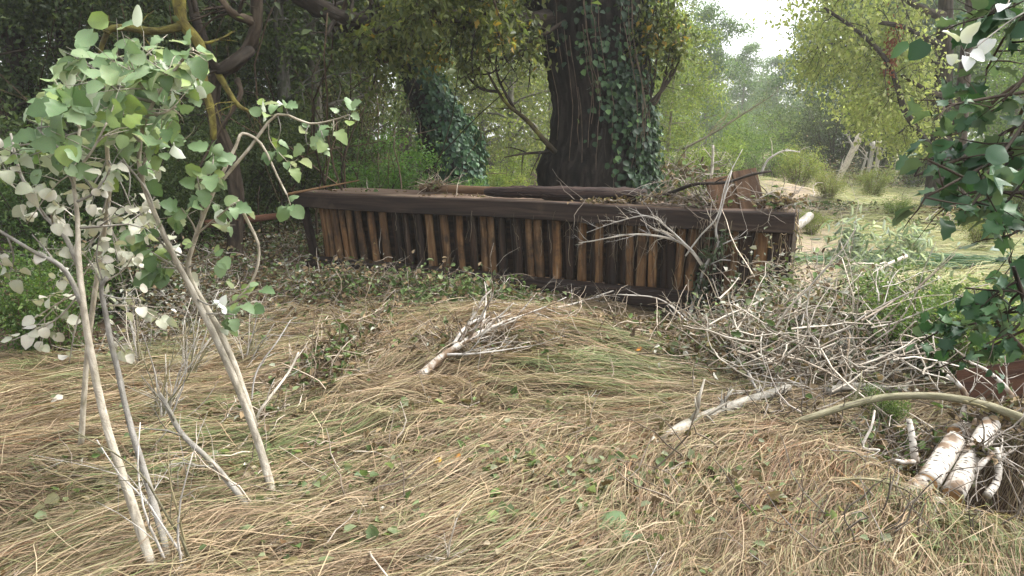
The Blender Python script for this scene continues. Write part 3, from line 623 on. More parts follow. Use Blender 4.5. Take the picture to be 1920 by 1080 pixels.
# ------------------------------------------------------------------ the old tree behind the bridge
def old_tree():
    Y = 10.0; base = onground(P(1112, 350, Y)[0], Y)
    root = thing('old_tree', base, 'massive old tree with dark furrowed trunk and ivy, standing right behind the bridge', 'tree')
    ctr = smooth_path([base + (0, 0, -.3), P(1113, 350, Y), P(1122, 200, Y), P(1106, 90, Y), P(1098, -40, Y), P(1085, -330, Y) + (0, .3, 0), P(1090, -600, Y) + (0, .5, 0)], 90)
    k = 72; a = np.arange(k) / k * 2 * math.pi
    hz = ctr[:, 2]; R = np.interp(hz, [-.3, .3, 1.0, 2.0, 2.8, 3.6, 5.5, 7.5], [1.05, .86, .72, .61, .63, .70, .55, .36])
    AA, ZZ = np.meshgrid(a, hz)
    rad = R[:, None] * (1 + .07 * np.cos(3 * AA + .6 + .25 * ZZ) + .05 * np.cos(5 * AA + 2 - .3 * ZZ))
    ridge = np.abs(np.sin(13 * AA + 1.1 * np.sin(1.9 * ZZ + 2 * AA) + .5 * np.sin(5 * ZZ))) ** .6
    rad += .055 * ridge + .02 * np.sin(29 * AA + 3 * np.sin(3.1 * ZZ)) + RNG.normal(0, .008, AA.shape)
    rad += .12 * np.exp(-((ZZ - 1.25) / .25) ** 2) * (.5 + .5 * np.cos(AA - 3.6)) + .10 * np.exp(-((ZZ - .6) / .35) ** 2) * (.5 + .5 * np.cos(2 * AA + 1))
    V = ctr[:, None] + rad[..., None] * np.stack([np.cos(AA), np.sin(AA), 0 * AA], -1)
    n = len(ctr); i = np.arange(n - 1)[:, None]; j = np.arange(k)[None]; F = np.stack([i * k + j, i * k + (j + 1) % k, (i + 1) * k + (j + 1) % k, (i + 1) * k + j], -1).reshape(-1, 4)
    tc = np.stack([rad * np.cos(AA), rad * np.sin(AA), ZZ], -1).reshape(-1, 3)
    mb = MB(); mb.add(V.reshape(-1, 3), f4=F, fn=[list(range((n - 1) * k, n * k))], tc=tc); part('trunk', mb, M['bark'], root)
    # boughs
    tipsA, tipsB = [], []
    def bough(pts, r0, r1, m=16, mat='bark_dark', nsub=9, sl=.9, hang=.35, leaf=True, nm='bough'):
        p = smooth_path(pts, m); mb = MB(); mb.tube(p, np.linspace(r0, r1, m), 7, jit=.05)
        for s in range(nsub):
            q = random.randint(2, m - 2); t = nrm(p[q + 1] - p[q]); w = nrm(np.cross(t, RNG.normal(0, 1, 3)))
            e = twig_into(mb, p[q], nrm(t * .6 + w * .9 + np.array([0, 0, -hang])), sl * random.uniform(.5, 1.2), max(.012, r1 * .8), 1, None, .06, .22)
            if leaf:
                for z in range(2, len(e)): tipsA.append(e[z - 1]); tipsB.append(e[z])
        if leaf:
            for z in range(m // 2, m): tipsA.append(p[z - 1]); tipsB.append(p[z])
        part(nm, mb, M[mat], root); return p
    S = lambda px, py, Y_: P(px, py, Y_)
    bough([S(1040, 35, 9.6), S(960, 42, 9.0), S(880, 30, 8.6), S(790, 38, 8.2), S(700, 60, 7.9)], .13, .035, nsub=16, sl=.75)
    bough([S(1030, 10, 9.8), S(900, -20, 9.4), S(760, -10, 9.0), S(660, 40, 8.7)], .15, .04, nsub=14, sl=.8)
    bough([S(1040, -40, 9.5), S(1000, -90, 8.6), S(900, -110, 7.6), S(800, -60, 7.0)], .14, .03, nsub=14, sl=.8)
    bough([S(1150, -60, 9.6), S(1215, -130, 9.4), S(1270, -150, 9.2), S(1305, -90, 9.0)], .11, .03, nsub=5, sl=.5)
    bough([S(1085, -400, 10.3), S(1250, -700, 11), S(1400, -800, 12)], .16, .03, nsub=10, sl=1.4)
    bough([S(1085, -420, 10.3), S(900, -650, 11), S(760, -760, 12)], .16, .03, nsub=10, sl=1.4)
    bough([S(1085, -450, 10.3), S(1100, -800, 12.5), S(1080, -1000, 14)], .16, .03, nsub=10, sl=1.4)
    bough([S(1085, -430, 10.3), S(1090, -700, 8.0), S(1060, -900, 6.8)], .14, .03, nsub=9, sl=1.2)
    # bare low branch on the left
    for pts, r0 in (([S(1040, 285, 9.45), S(1020, 262, 9.3), S(985, 222, 9.2), S(950, 195, 9.1), S(922, 150, 9.0), S(905, 118, 9.0)], .045),
                    ([S(968, 210, 9.2), S(940, 160, 9.15), S(930, 120, 9.1), S(938, 60, 9.1)], .022), ([S(935, 172, 9.1), S(900, 165, 9.0), S(872, 130, 9.0), S(880, 70, 8.9)], .022),
                    ([S(1030, 285, 9.5), S(985, 288, 9.4), S(945, 295, 9.3)], .025), ([S(1060, 40, 9.4), S(1010, 70, 9.2), S(975, 95, 9.1), S(955, 110, 9.1)], .03),
                    ([S(990, 45, 9.1), S(985, 80, 9.1), S(990, 110, 9.1), S(998, 122, 9.1)], .018), ([S(900, 30, 8.7), S(915, 80, 8.8), S(905, 120, 8.8), S(860, 150, 8.8)], .018),
                    ([S(930, 40, 8.8), S(945, 100, 8.9), S(925, 135, 8.9), S(890, 140, 8.9)], .016)):
        bough(pts, r0, .008, 12, 'bark_moss' if r0 > .04 else 'bark_dark', nsub=4, sl=.35, hang=.0, leaf=False, nm='low_branch')
    # thin water shoots rising on the right
    q0 = S(1204, 205, 9.55)
    for i, (bx, by, tx, ty) in enumerate([(1240, 170, 1262, 20), (1250, 140, 1285, 50), (1222, 150, 1215, 30), (1262, 120, 1250, -30), (1212, 110, 1236, -20), (1275, 110, 1268, 60), (1230, 120, 1228, 0), (1205, 140, 1200, 30)]):
        pts = [q0 + RNG.normal(0, .04, 3), S((1204 + bx) / 2 + 6, (205 + by) / 2 + 8, 9.5), S(bx, by, 9.5), S((bx + tx) / 2 + random.uniform(-8, 8), (by + ty) / 2, 9.5), S(tx, ty, 9.5)]
        p = smooth_path(pts, 14); mb = MB(); mb.tube(p, np.linspace(.026, .007, 14), 5)
        for s in range(4): z = random.randint(5, 12); twig_into(mb, p[z], nrm(RNG.normal(0, .6, 3) + [0, 0, .8]), .3, .006, 0)
        for z in range(9, 14): tipsA.append(p[z - 1]); tipsB.append(p[z] + [0, 0, .1])
        part('water_shoot', mb, M['bark_dark'], root)
    # foliage
    A, B = np.array(tipsA), np.array(tipsB); N = 18000
    w = np.where(A[:, 2] < 5, 1.9, 1.0); idx = RNG.choice(len(A), N, p=w / w.sum()); u = RNG.random((N, 1))
    p = A[idx] * (1 - u) + B[idx] * u + RNG.normal(0, .13, (N, 3)) + np.array([0, 0, -.05])
    pal = np.array([(0.085, 0.11, 0.032), (0.12, 0.145, 0.043), (0.165, 0.18, 0.058), (0.068, 0.09, 0.033), (0.11, 0.13, 0.038)])
    cl = pal[RNG.integers(0, 5, N)] * RNG.uniform(.7, 1.3, (len(A), 1))[idx] * RNG.uniform(.75, 1.25, (N, 1))
    yel = (RNG.random(len(A)) < .045)[idx] & (RNG.random(N) < .6); cl[yel] = np.array([0.36, 0.25, 0.045]) * RNG.uniform(.7, 1.2, (yel.sum(), 1))
    mb = MB(); mb.leaves(p, RNG.normal(0, .8, (N, 3)) + [0, 0, -.8], RNG.normal(0, .6, (N, 3)) + [0, -.3, .8], .085 * RNG.uniform(.6, 1.3, N), .55, .18, cl)
    part('crown', mb, M['leaf'], root, 'stuff')
    # ivy over the right half of the trunk, and hanging strands
    mb = MB(); N = 8500
    th = RNG.normal(-.38, .72, N); zz = RNG.uniform(.3, 4.2, N) ** 1.0
    keep = RNG.random(N) < np.clip(.45 + .55 * np.sin(th * 2.2 + zz * 1.9) + .25 * np.sin(5 * zz + 3 * th) + .25 * (th > -.5) - .5 * (th < -1.9), .05, 1)
    th, zz = th[keep], zz[keep]; N = len(th)
    ri = np.interp(zz, hz, R) + .10 + np.abs(RNG.normal(0, .07, N)); cx = np.interp(zz, hz, ctr[:, 0]); cy = np.interp(zz, hz, ctr[:, 1])
    o = np.stack([np.cos(th), np.sin(th), 0 * th], 1); p = np.stack([cx, cy, zz], 1) + o * ri[:, None]
    cl = np.array([(0.015, 0.038, 0.015), (0.024, 0.056, 0.020), (0.045, 0.09, 0.032), (0.020, 0.045, 0.022)])[RNG.integers(0, 4, N)] * RNG.uniform(.7, 1.3, (N, 1))
    br = RNG.random(N) < .05; cl[br] = np.array([.11, .20, .06])
    mb.leaves(p, RNG.normal(0, .5, (N, 3)) + [0, 0, -1] + o * .3, o + RNG.normal(0, .35, (N, 3)) + [0, 0, .4], RNG.uniform(.055, .11, N), .85, .12, cl, oval=True)
    part('ivy', mb, M['ivy'], root, 'stuff')
    mb = MB()
    for k_ in range(26):
        th = random.uniform(-2.6, .1); z1 = random.uniform(2.2, 4.2); L = random.uniform(.7, 2.0); r = np.interp(z1, hz, R) + .14
        z = np.linspace(z1, max(z1 - L, .5), 8); x = np.interp(z, hz, ctr[:, 0]) + np.cos(th) * r + np.cumsum(RNG.normal(0, .015, 8)); y = np.interp(z, hz, ctr[:, 1]) + np.sin(th) * r - .05
        mb.tube(np.stack([x, y, z], 1), .006, 3)
    part('ivy_stem', mb, M['twig_brown'], root, 'stuff')
    return root
old_tree()

# ------------------------------------------------------------------ the ivy-clad tree to its left
def ivy_tree():
    Y = 13.5; base = onground(P(850, 340, Y)[0], Y)
    root = thing('ivy_tree', base, 'leaning ivy-clad tree left of the massive trunk, lower stem wrapped in glossy ivy', 'tree')
    ctr = smooth_path([base - (0, 0, .3), P(838, 330, Y), P(812, 230, Y), P(790, 170, Y), P(768, 110, Y), P(758, 60, Y), P(770, -80, Y), P(800, -300, Y + .4), P(830, -560, Y + 1)], 34)
    mb = MB(); r = np.interp(ctr[:, 2], [0, 1, 2, 3, 6, 9], [.5, .40, .34, .28, .22, .1]); mb.tube(ctr, r, 14, jit=.05); part('trunk', mb, M['bark'], root)
    A, B = [], []
    for k in range(9):
        i = random.randint(19, 33); p = ctr[i]; az = k * .8; d = np.array([math.cos(az), math.sin(az), .5]); mb = MB()
        e = twig_into(mb, p, d, random.uniform(1.5, 2.8), .06, 2, None, .03, .2); A += list(e[1:-1]); B += list(e[2:]); part('limb', mb, M['bark_dark'], root)
    mb = MB(); p = smooth_path([P(770, 108, Y), P(735, 112, Y - .2), P(690, 128, Y - .4)], 9); mb.tube(p, np.linspace(.06, .02, 9), 6, jit=.06); part('limb', mb, M['bark_red'], root)
    A, B = np.array(A), np.array(B); N = 11000; idx = RNG.integers(0, len(A), N); u = RNG.random((N, 1)); p = A[idx] * (1 - u) + B[idx] * u + RNG.normal(0, .38, (N, 3))
    mb = MB(); mb.leaves(p, RNG.normal(0, 1, (N, 3)) + [0, 0, -.5], RNG.normal(0, .6, (N, 3)) + [0, 0, .8], RNG.uniform(.07, .14, N), .6, .18, np.array(DK)[RNG.integers(0, 4, N)] * RNG.uniform(.8, 1.4, (N, 1))); part('crown', mb, M['leaf'], root, 'stuff')
    mb = MB(); N = 5200; zz = RNG.uniform(.1, 1, N) ** 1.25 * 3.3; th = RNG.uniform(-math.pi, math.pi, N)
    wid = np.interp(zz, [0, .8, 1.8, 2.6, 3.3], [.55, .72, .62, .42, .22]); cx = np.interp(zz, ctr[:, 2], ctr[:, 0]) + np.interp(zz, [0, 1.5, 3.3], [.12, .22, .12]); cy = np.interp(zz, ctr[:, 2], ctr[:, 1])
    o = np.stack([np.cos(th), np.sin(th), 0 * th], 1); p = np.stack([cx, cy, zz + .1], 1) + o * (wid * (.8 + .25 * np.sin(3 * th + 2 * zz) * np.cos(2.3 * zz)) + RNG.normal(0, .05, N))[:, None]
    cl = np.array([(0.020, 0.058, 0.026), (0.035, 0.085, 0.034), (0.060, 0.13, 0.050), (0.026, 0.068, 0.038)])[RNG.integers(0, 4, N)] * RNG.uniform(.7, 1.35, (N, 1))
    mb.leaves(p, RNG.normal(0, .5, (N, 3)) + [0, 0, -1] + o * .4, o + RNG.normal(0, .3, (N, 3)) + [0, 0, .5], RNG.uniform(.06, .12, N), .85, .12, cl, oval=True); part('ivy', mb, M['ivy'], root, 'stuff')
ivy_tree()

# ------------------------------------------------------------------ mossy tree among the left-hand wood
def mossy_tree():
    Y = 7.6; base = onground(P(430, 440, Y + .6)[0], Y + .6)
    root = thing('mossy_tree', base, 'crooked mossy tree behind the pale saplings, with drooping yellow-lichened limbs', 'tree')
    S = P
    def limb(pts, r0, r1, mat, nm='limb', nsub=3, sl=.5):
        p = smooth_path(pts, 18); mb = MB(); mb.tube(p, np.linspace(r0, r1, 18), 8, jit=.09)
        for s in range(nsub): z = random.randint(4, 16); twig_into(mb, p[z], nrm(RNG.normal(0, .8, 3)), sl * random.uniform(.5, 1.2), max(r1 * .6, .006), 1)
        part(nm, mb, M[mat], root)
    limb([base - (0, 0, .2), S(440, 330, Y + .7), S(405, 235, Y + .6), S(402, 150, Y + .5), S(455, 105, Y + .4), S(482, 40, Y + .4), S(470, -120, Y + .5), S(450, -300, Y + .7)], .10, .06, 'bark_dark', 'trunk')
    limb([S(470, 95, Y + .3), S(440, 115, Y), S(405, 128, Y - .1), S(375, 60, Y - .2), S(350, -40, Y)], .06, .05, 'bark_dark')
    limb([S(335, -40, Y - .4), S(336, 15, Y - .4), S(345, 48, Y - .4), S(378, 90, Y - .4), S(382, 150, Y - .4), S(398, 215, Y - .4), S(400, 262, Y - .4)], .07, .032, 'moss', nsub=5, sl=.35)
    limb([S(345, 48, Y - .4), S(290, 58, Y - .5), S(215, 52, Y - .6), S(195, 75, Y - .6), S(188, 100, Y - .6)], .045, .02, 'moss', nsub=4, sl=.3)
    limb([S(405, 130, Y), S(425, 165, Y - .1), S(450, 200, Y - .2), S(490, 215, Y - .2)], .04, .012, 'moss')
    limb([S(470, 40, Y), S(430, 20, Y - .2), S(400, -30, Y - .2)], .05, .03, 'bark_dark', nsub=6, sl=.5)
    limb([S(445, 150, Y + .4), S(450, 180, Y + .2), S(415, 240, Y), S(365, 330, Y - .1)], .035, .012, 'bark_dark')
    limb([S(540, -30, Y + .8), S(600, 15, Y + .9), S(650, 38, Y + 1.0), S(700, 45, Y + 1.1), S(760, 62, Y + 1.2)], .13, .08, 'bark_dark', nsub=12, sl=.6)
    limb([S(640, 36, Y + 1), S(655, -20, Y + 1)], .04, .02, 'bark_dark')
    A = RNG.normal(0, 1, (9000, 3)) * [1.8, 1.2, .9] + S(430, -330, Y + .6); N = len(A)
    mb = MB(); mb.leaves(A, RNG.normal(0, 1, (N, 3)), RNG.normal(0, .6, (N, 3)) + [0, 0, .8], RNG.uniform(.06, .12, N), .6, .18, np.array(DK)[RNG.integers(0, 4, N)]); part('crown', mb, M['leaf'], root, 'stuff')
mossy_tree()

# ------------------------------------------------------------------ yellow-green tree on the right of the clearing
def lime_tree():
    Y = 15.5; base = onground(P(1752, 398, Y)[0], Y)
    root = thing('yellow_green_tree', base, 'tall yellow-green tree with arching limbs on the right of the clearing', 'tree')
    S = P
    tr = smooth_path([base - (0, 0, .3), S(1758, 350, Y), S(1764, 250, Y), S(1770, 120, Y), S(1773, 0, Y), S(1775, -200, Y), S(1770, -500, Y)], 24)
    mb = MB(); mb.tube(tr, np.interp(np.arange(24), [0, 3, 8, 23], [.42, .27, .2, .08]), 12, jit=.05); part('trunk', mb, M['bark_dark'], root)
    t2 = smooth_path([onground(P(1795, 398, Y - .2)[0], Y - .2, -.2), S(1796, 330, Y - .2), S(1800, 230, Y - .1), S(1815, 60, Y), S(1830, -100, Y)], 16); mb = MB(); mb.tube(t2, np.linspace(.22, .08, 16), 10, jit=.05); part('trunk', mb, M['bark_dark'], root)
    A, B = [], []
    def limb(pts, r0, r1, nsub=12, sl=1.1):
        p = smooth_path(pts, 18); mb = MB(); mb.tube(p, np.linspace(r0, r1, 18), 7, jit=.04)
        for s in range(nsub):
            z = random.randint(3, 16); t = nrm(p[z + 1] - p[z]); e = twig_into(mb, p[z], nrm(t * .5 + RNG.normal(0, .6, 3) + [0, 0, -.3]), sl * random.uniform(.5, 1.2), .012, 1, None, .10, .2); A.extend(e[1:-1]); B.extend(e[2:])
        A.extend(p[6:-1]); B.extend(p[7:]); part('limb', mb, M['bark_dark'], root)
    limb([S(1768, 88, Y), S(1730, 70, Y - .6), S(1690, 50, Y - 1.1), S(1650, 42, Y - 1.5)], .09, .04)
    limb([S(1772, 30, Y), S(1740, 22, Y - .4), S(1700, -2, Y - .8), S(1640, -50, Y - 1.2), S(1560, -60, Y - 1.2)], .10, .03, 16, 1.5)
    limb([S(1762, 300, Y), S(1700, 215, Y - .8), S(1682, 160, Y - 1.1), S(1660, 110, Y - 1.3), S(1610, 60, Y - 1.4), S(1545, 15, Y - 1.4)], .08, .03, 16, .9)
    limb([S(1770, 180, Y), S(1740, 170, Y - .6), S(1692, 142, Y - 1.0)], .06, .035)
    limb([S(1768, 120, Y), S(1660, 95, Y - .5), S(1580, 80, Y - .5), S(1530, 90, Y - .5)], .05, .02, 14, .9)
    limb([S(1765, 200, Y), S(1720, 185, Y + .6), S(1670, 175, Y + .8), S(1630, 190, Y + .8)], .05, .02, 16, .9)
    limb([S(1772, -60, Y), S(1640, -140, Y), S(1570, -90, Y), S(1535, -10, Y)], .09, .02, 16, 1.0)
    limb([S(1765, 240, Y), S(1735, 225, Y + .3), S(1705, 235, Y + .3), S(1685, 250, Y + .2)], .04, .015, 10, .5)
    for az in np.arange(0, 6.3, .8): limb([S(1773, -150, Y), S(1773, -250, Y) + [1.5 * math.cos(az), 1.5 * math.sin(az), 0], S(1773, -280, Y) + [3.2 * math.cos(az), 3.2 * math.sin(az), 0]], .06, .02, 6, 1.5)
    A, B = np.array(A), np.array(B); N = 24000; idx = RNG.integers(0, len(A), N); u = RNG.random((N, 1))
    p = A[idx] * (1 - u) + B[idx] * u + RNG.normal(0, .22, (N, 3)) + [0, .45, -.1]
    pal = np.array([(0.34, 0.39, 0.14), (0.42, 0.46, 0.19), (0.28, 0.34, 0.12), (0.48, 0.50, 0.24)]); cl = pal[RNG.integers(0, 4, N)] * RNG.uniform(.75, 1.25, (len(A), 1))[idx] * RNG.uniform(.8, 1.2, (N, 1))  # yellow-green leaves, paled so that the colour carries the backlight
    mb = MB(); mb.leaves(p, RNG.normal(0, .8, (N, 3)) + [0, 0, -.9], RNG.normal(0, .7, (N, 3)) + [0, 0, .7], .10 * RNG.uniform(.6, 1.3, N), .6, .18, cl); part('crown', mb, M['leaf'], root, 'stuff')
    mb = MB(); N = 260; c0 = S(1672, 95, Y - 1.3); q = RNG.normal(0, 1, (N, 3)) * [.07, .07, .28] + c0; mb.leaves(q, RNG.normal(0, .6, (N, 3)) + [0, 0, -1], RNG.normal(0, 1, (N, 3)), .08, .5, .2, np.array([(.26, .085, .045)])); part('withered_spray', mb, M['litter'], root, 'stuff')
lime_tree()

# ------------------------------------------------------------------ the wood: each tree with the label of its place
TREES = [  # name, proto, px, Y, scale, tint, label
    ('slender_tree', ('tall', 1), 533, 11.8, .68, (1.1, 1.1, 1), 'slender grey-barked tree left of the ivy-clad tree, left one of the grey pair'),
    ('slender_tree', ('tall', 1), 601, 12.6, .68, (1.1, 1.15, 1), 'slender grey-barked tree left of the ivy-clad tree, right one of the grey pair'),
    ('woodland_tree', ('tall', 0), 692, 17, .9, (1, 1.1, 1), 'thin dark tree just left of the ivy-clad tree, above the bright green bush'),
    ('woodland_tree', ('tall', 2), 60, 10.5, .9, (.8, .9, .8), 'dark tree at the left edge of the wood, farthest left trunk'),
    ('woodland_tree', ('tall', 0), 262, 12, .95, (.85, .95, .9), 'dark tree behind the tall pale saplings, between the edge tree and mossy tree'),
    ('woodland_tree', ('tall', 2), 440, 14.5, 1.0, (.9, 1, .9), 'dark tree standing behind the crooked mossy tree'),
    ('woodland_tree', ('tall', 0), 150, 16, 1.1, (.85, .95, .85), 'deep shaded tree far back in the left corner of the wood'),
    ('woodland_tree', ('tall', 2), 350, 20, 1.15, (.9, 1, .85), 'deep shaded tree far back behind the mossy limbs'),
    ('woodland_tree', ('tall', 0), 760, 24, 1.2, (1.1, 1.2, .9), 'far tree in the wood seen just left of the leaning ivy trunk'),
    ('sunlit_tree', ('light', 0), 960, 24, 1.15, (1, 1, 1), 'bright yellow-green tree seen between the two big trunks'),
    ('sunlit_tree', ('light', 1), 905, 29, 1.25, (1.1, 1.05, .9), 'farther yellow-green tree showing just right of the ivy-clad stem'),
    ('sunlit_tree', ('light', 0), 1030, 31, 1.3, (1.05, 1, .9), 'yellow-green tree mostly hidden behind the massive trunk'),
    ('sunlit_tree', ('light', 1), 1250, 19, .62, (.95, 1, .8), 'yellow-green tree just right of the massive trunk, beside the water shoots'),
    ('sunlit_tree', ('light', 0), 1200, 27, 1.0, (.9, 1, .85), 'green tree behind the water shoots of the massive trunk'),
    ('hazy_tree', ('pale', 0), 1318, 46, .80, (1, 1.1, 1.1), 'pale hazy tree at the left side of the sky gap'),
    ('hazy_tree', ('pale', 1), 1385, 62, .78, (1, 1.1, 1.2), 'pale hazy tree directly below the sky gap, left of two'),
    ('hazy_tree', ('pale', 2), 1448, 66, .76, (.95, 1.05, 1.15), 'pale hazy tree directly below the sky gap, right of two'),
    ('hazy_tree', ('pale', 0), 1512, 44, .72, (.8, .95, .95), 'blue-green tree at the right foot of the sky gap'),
    ('far_tree', ('pale', 1), 1590, 38, .95, (.85, 1, .85), 'green tree behind the yellow-green tree, nearest the sky gap'),
    ('far_tree', ('pale', 2), 1650, 40, 1.1, (.9, 1, .8), 'green tree behind the middle of the yellow-green tree'),
    ('far_tree', ('pale', 0), 1740, 36, 1.1, (.85, .95, .75), 'green tree behind the yellow-green tree trunk'),
    ('far_tree', ('pale', 1), 1850, 30, 1.0, (.8, .95, .7), 'green tree behind the overhanging foliage at the right edge'),
    ('far_tree', ('light', 1), 1900, 22, 1.0, (.7, .9, .7), 'green tree at the extreme right edge beyond the clearing'),
    ('far_tree', ('pale', 2), 1245, 50, 1.0, (1, 1.05, .9), 'far green tree between the massive trunk and the hazy trees'),
]
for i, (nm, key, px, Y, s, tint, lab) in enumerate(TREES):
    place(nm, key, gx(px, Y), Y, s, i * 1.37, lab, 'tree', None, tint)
UNDER = [
    (20, 9.0, .75, 'dark leafy understorey tree at the left edge behind the white leaves'), (150, 10.5, .8, 'dark understorey tree behind the leftmost sapling'), (300, 10.0, .62, 'dark understorey tree behind the tall broken sapling'),
    (420, 12.5, .75, 'dark understorey tree under the crooked mossy limbs'), (520, 16, .75, 'dark understorey tree behind the left end of the bridge'), (610, 17, .85, 'dense understorey tree left of the bright green bush'),
    (100, 14, .95, 'shaded understorey tree deep behind the leftmost tree'), (240, 15, 1.0, 'shaded understorey tree deep behind the sapling tops'), (380, 18, 1.0, 'shaded understorey tree deep behind the mossy trunk'),
    (560, 20, 1.05, 'shaded understorey tree deep between the grey slender trees'), (680, 21, 1.0, 'understorey tree deep behind the thin dark tree')]
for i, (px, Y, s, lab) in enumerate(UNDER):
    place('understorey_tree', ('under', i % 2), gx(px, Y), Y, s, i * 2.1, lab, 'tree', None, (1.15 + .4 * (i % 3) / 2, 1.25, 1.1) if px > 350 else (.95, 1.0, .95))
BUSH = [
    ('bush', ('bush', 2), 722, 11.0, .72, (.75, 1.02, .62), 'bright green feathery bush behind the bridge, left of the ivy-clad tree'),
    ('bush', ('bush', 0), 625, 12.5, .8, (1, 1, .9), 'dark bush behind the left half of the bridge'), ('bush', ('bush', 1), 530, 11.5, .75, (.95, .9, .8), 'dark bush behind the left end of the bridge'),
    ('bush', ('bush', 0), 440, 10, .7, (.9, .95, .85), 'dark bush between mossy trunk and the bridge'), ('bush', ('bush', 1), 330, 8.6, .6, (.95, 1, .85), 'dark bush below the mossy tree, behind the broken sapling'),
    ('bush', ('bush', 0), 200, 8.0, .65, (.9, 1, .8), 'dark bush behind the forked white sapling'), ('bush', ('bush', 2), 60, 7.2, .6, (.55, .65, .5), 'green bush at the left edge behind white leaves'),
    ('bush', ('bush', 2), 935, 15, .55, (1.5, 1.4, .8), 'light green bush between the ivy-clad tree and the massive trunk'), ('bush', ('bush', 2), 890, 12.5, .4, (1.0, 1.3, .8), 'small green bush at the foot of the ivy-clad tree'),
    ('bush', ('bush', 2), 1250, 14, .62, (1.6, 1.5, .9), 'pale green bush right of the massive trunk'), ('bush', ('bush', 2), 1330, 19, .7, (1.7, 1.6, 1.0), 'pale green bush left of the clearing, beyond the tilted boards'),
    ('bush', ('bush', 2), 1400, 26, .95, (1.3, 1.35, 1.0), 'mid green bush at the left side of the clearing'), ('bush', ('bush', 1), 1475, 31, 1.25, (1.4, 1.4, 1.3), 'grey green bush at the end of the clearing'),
    ('bush', ('bush', 0), 1560, 27, 1.15, (.55, .55, .5), 'bush tinted dark as shade behind the leaning broken trunk'), ('bush', ('bush', 1), 1640, 27, 1.0, (.6, .6, .5), 'bush tinted dark as shade behind the cluster of pale broken trunks'),  # both tinted dark: the shaded cavity is put into the leaf colour
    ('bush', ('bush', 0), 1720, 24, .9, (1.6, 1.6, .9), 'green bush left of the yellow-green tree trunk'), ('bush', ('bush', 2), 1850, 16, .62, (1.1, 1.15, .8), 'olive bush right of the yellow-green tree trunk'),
    ('bush', ('bush', 1), 1915, 13, .55, (1.5, 1.5, 1.0), 'olive bush at the right edge beyond the clearing'),
    ('low_bush', ('lowbush', 1), 1000, 13, .6, (1.0, 1.0, .8), 'low yellowish bush just left of the massive trunk'), ('low_bush', ('lowbush', 2), 1290, 12, .55, (1.1, 1.0, .9), 'low yellowish bush right behind the tilted boards'),
    ('low_bush', ('lowbush', 1), 1500, 21, .8, (1, 1, .8), 'low yellow-green bush on the debris bank in the clearing'), ('low_bush', ('lowbush', 0), 40, 5.2, .5, (.7, .82, .5), 'low green bush at the left edge beside the straw'),
    ('low_bush', ('lowbush', 0), 150, 6.3, .55, (.65, .75, .5), 'low green bush behind the white sapling stems'), ('low_bush', ('lowbush', 1), 1560, 18, .45, (.9, .85, .7), 'low yellowish tuft in the middle of the clearing'), ('low_bush', ('lowbush', 2), 1640, 20, .55, (.85, .85, .7), 'low yellowish tuft in front of the upright broken trunks'), ('low_bush', ('lowbush', 0), 1690, 14, .3, (1.2, 1.2, .8), 'small green tuft left of the yellow-green tree foot'), ('low_bush', ('lowbush', 2), 1535, 12, .28, (.9, .9, .7), 'small yellowish tuft beside the muddy track'), ('low_bush', ('lowbush', 1), 1860, 10.5, .35, (.9, .85, .8), 'dry pale tuft at right beyond the flattened reeds'),
    ('low_bush', ('lowbush', 0), 1440, 24, .9, (1.2, 1.3, 1.0), 'low green bush at the far left of the clearing'),
]
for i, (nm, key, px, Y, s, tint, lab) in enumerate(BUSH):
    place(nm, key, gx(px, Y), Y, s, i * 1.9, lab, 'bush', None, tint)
# far wood that reads as one mass
def far_wood():
    mb = MB()
    def band(x0, x1, y0, y1, h, n, size, pal, zmin=0.0):
        x = RNG.uniform(x0, x1, n); f = (x - x0) / (x1 - x0); y = y0 + (y1 - y0) * f + RNG.normal(0, 1.6, n) + 1.5 * np.sin(x * 1.1)
        top = h * (1 + .16 * np.sin(x * .9 + 1) + .10 * np.sin(x * 2.3)); z = zmin + RNG.random(n) * (top - zmin)
        p = np.stack([x, y, gh(x, y) + z], 1); k = np.floor(x * .8).astype(int) * 7 + np.floor(z * .9).astype(int)
        cl = np.asarray(pal)[RNG.integers(0, len(pal), n)] * (0.75 + .5 * ((np.sin(k * 12.9898) * 43758.5453) % 1))[:, None]
        mb.leaves(p, RNG.normal(0, 1, (n, 3)) + [0, 0, -.5], RNG.normal(0, .6, (n, 3)) + [0, -.5, .7], size * RNG.uniform(.6, 1.3, n), .65, .18, cl)
    band(-34, -4, 27, 30, 11, 42000, .20, DK)
    band(-16, -2, 31, 33, 10, 16000, .2, MD)
    band(-6, 9, 36, 44, 9, 20000, .26, LT)
    band(9, 36, 75, 80, 7.5, 16000, .45, MD)
    band(38, 70, 80, 55, 14, 20000, .5, MD)
    stuff('distant_woodland', mb, M['leaf'], 'far mass of woodland foliage behind all the trees', 'woodland')
far_wood()

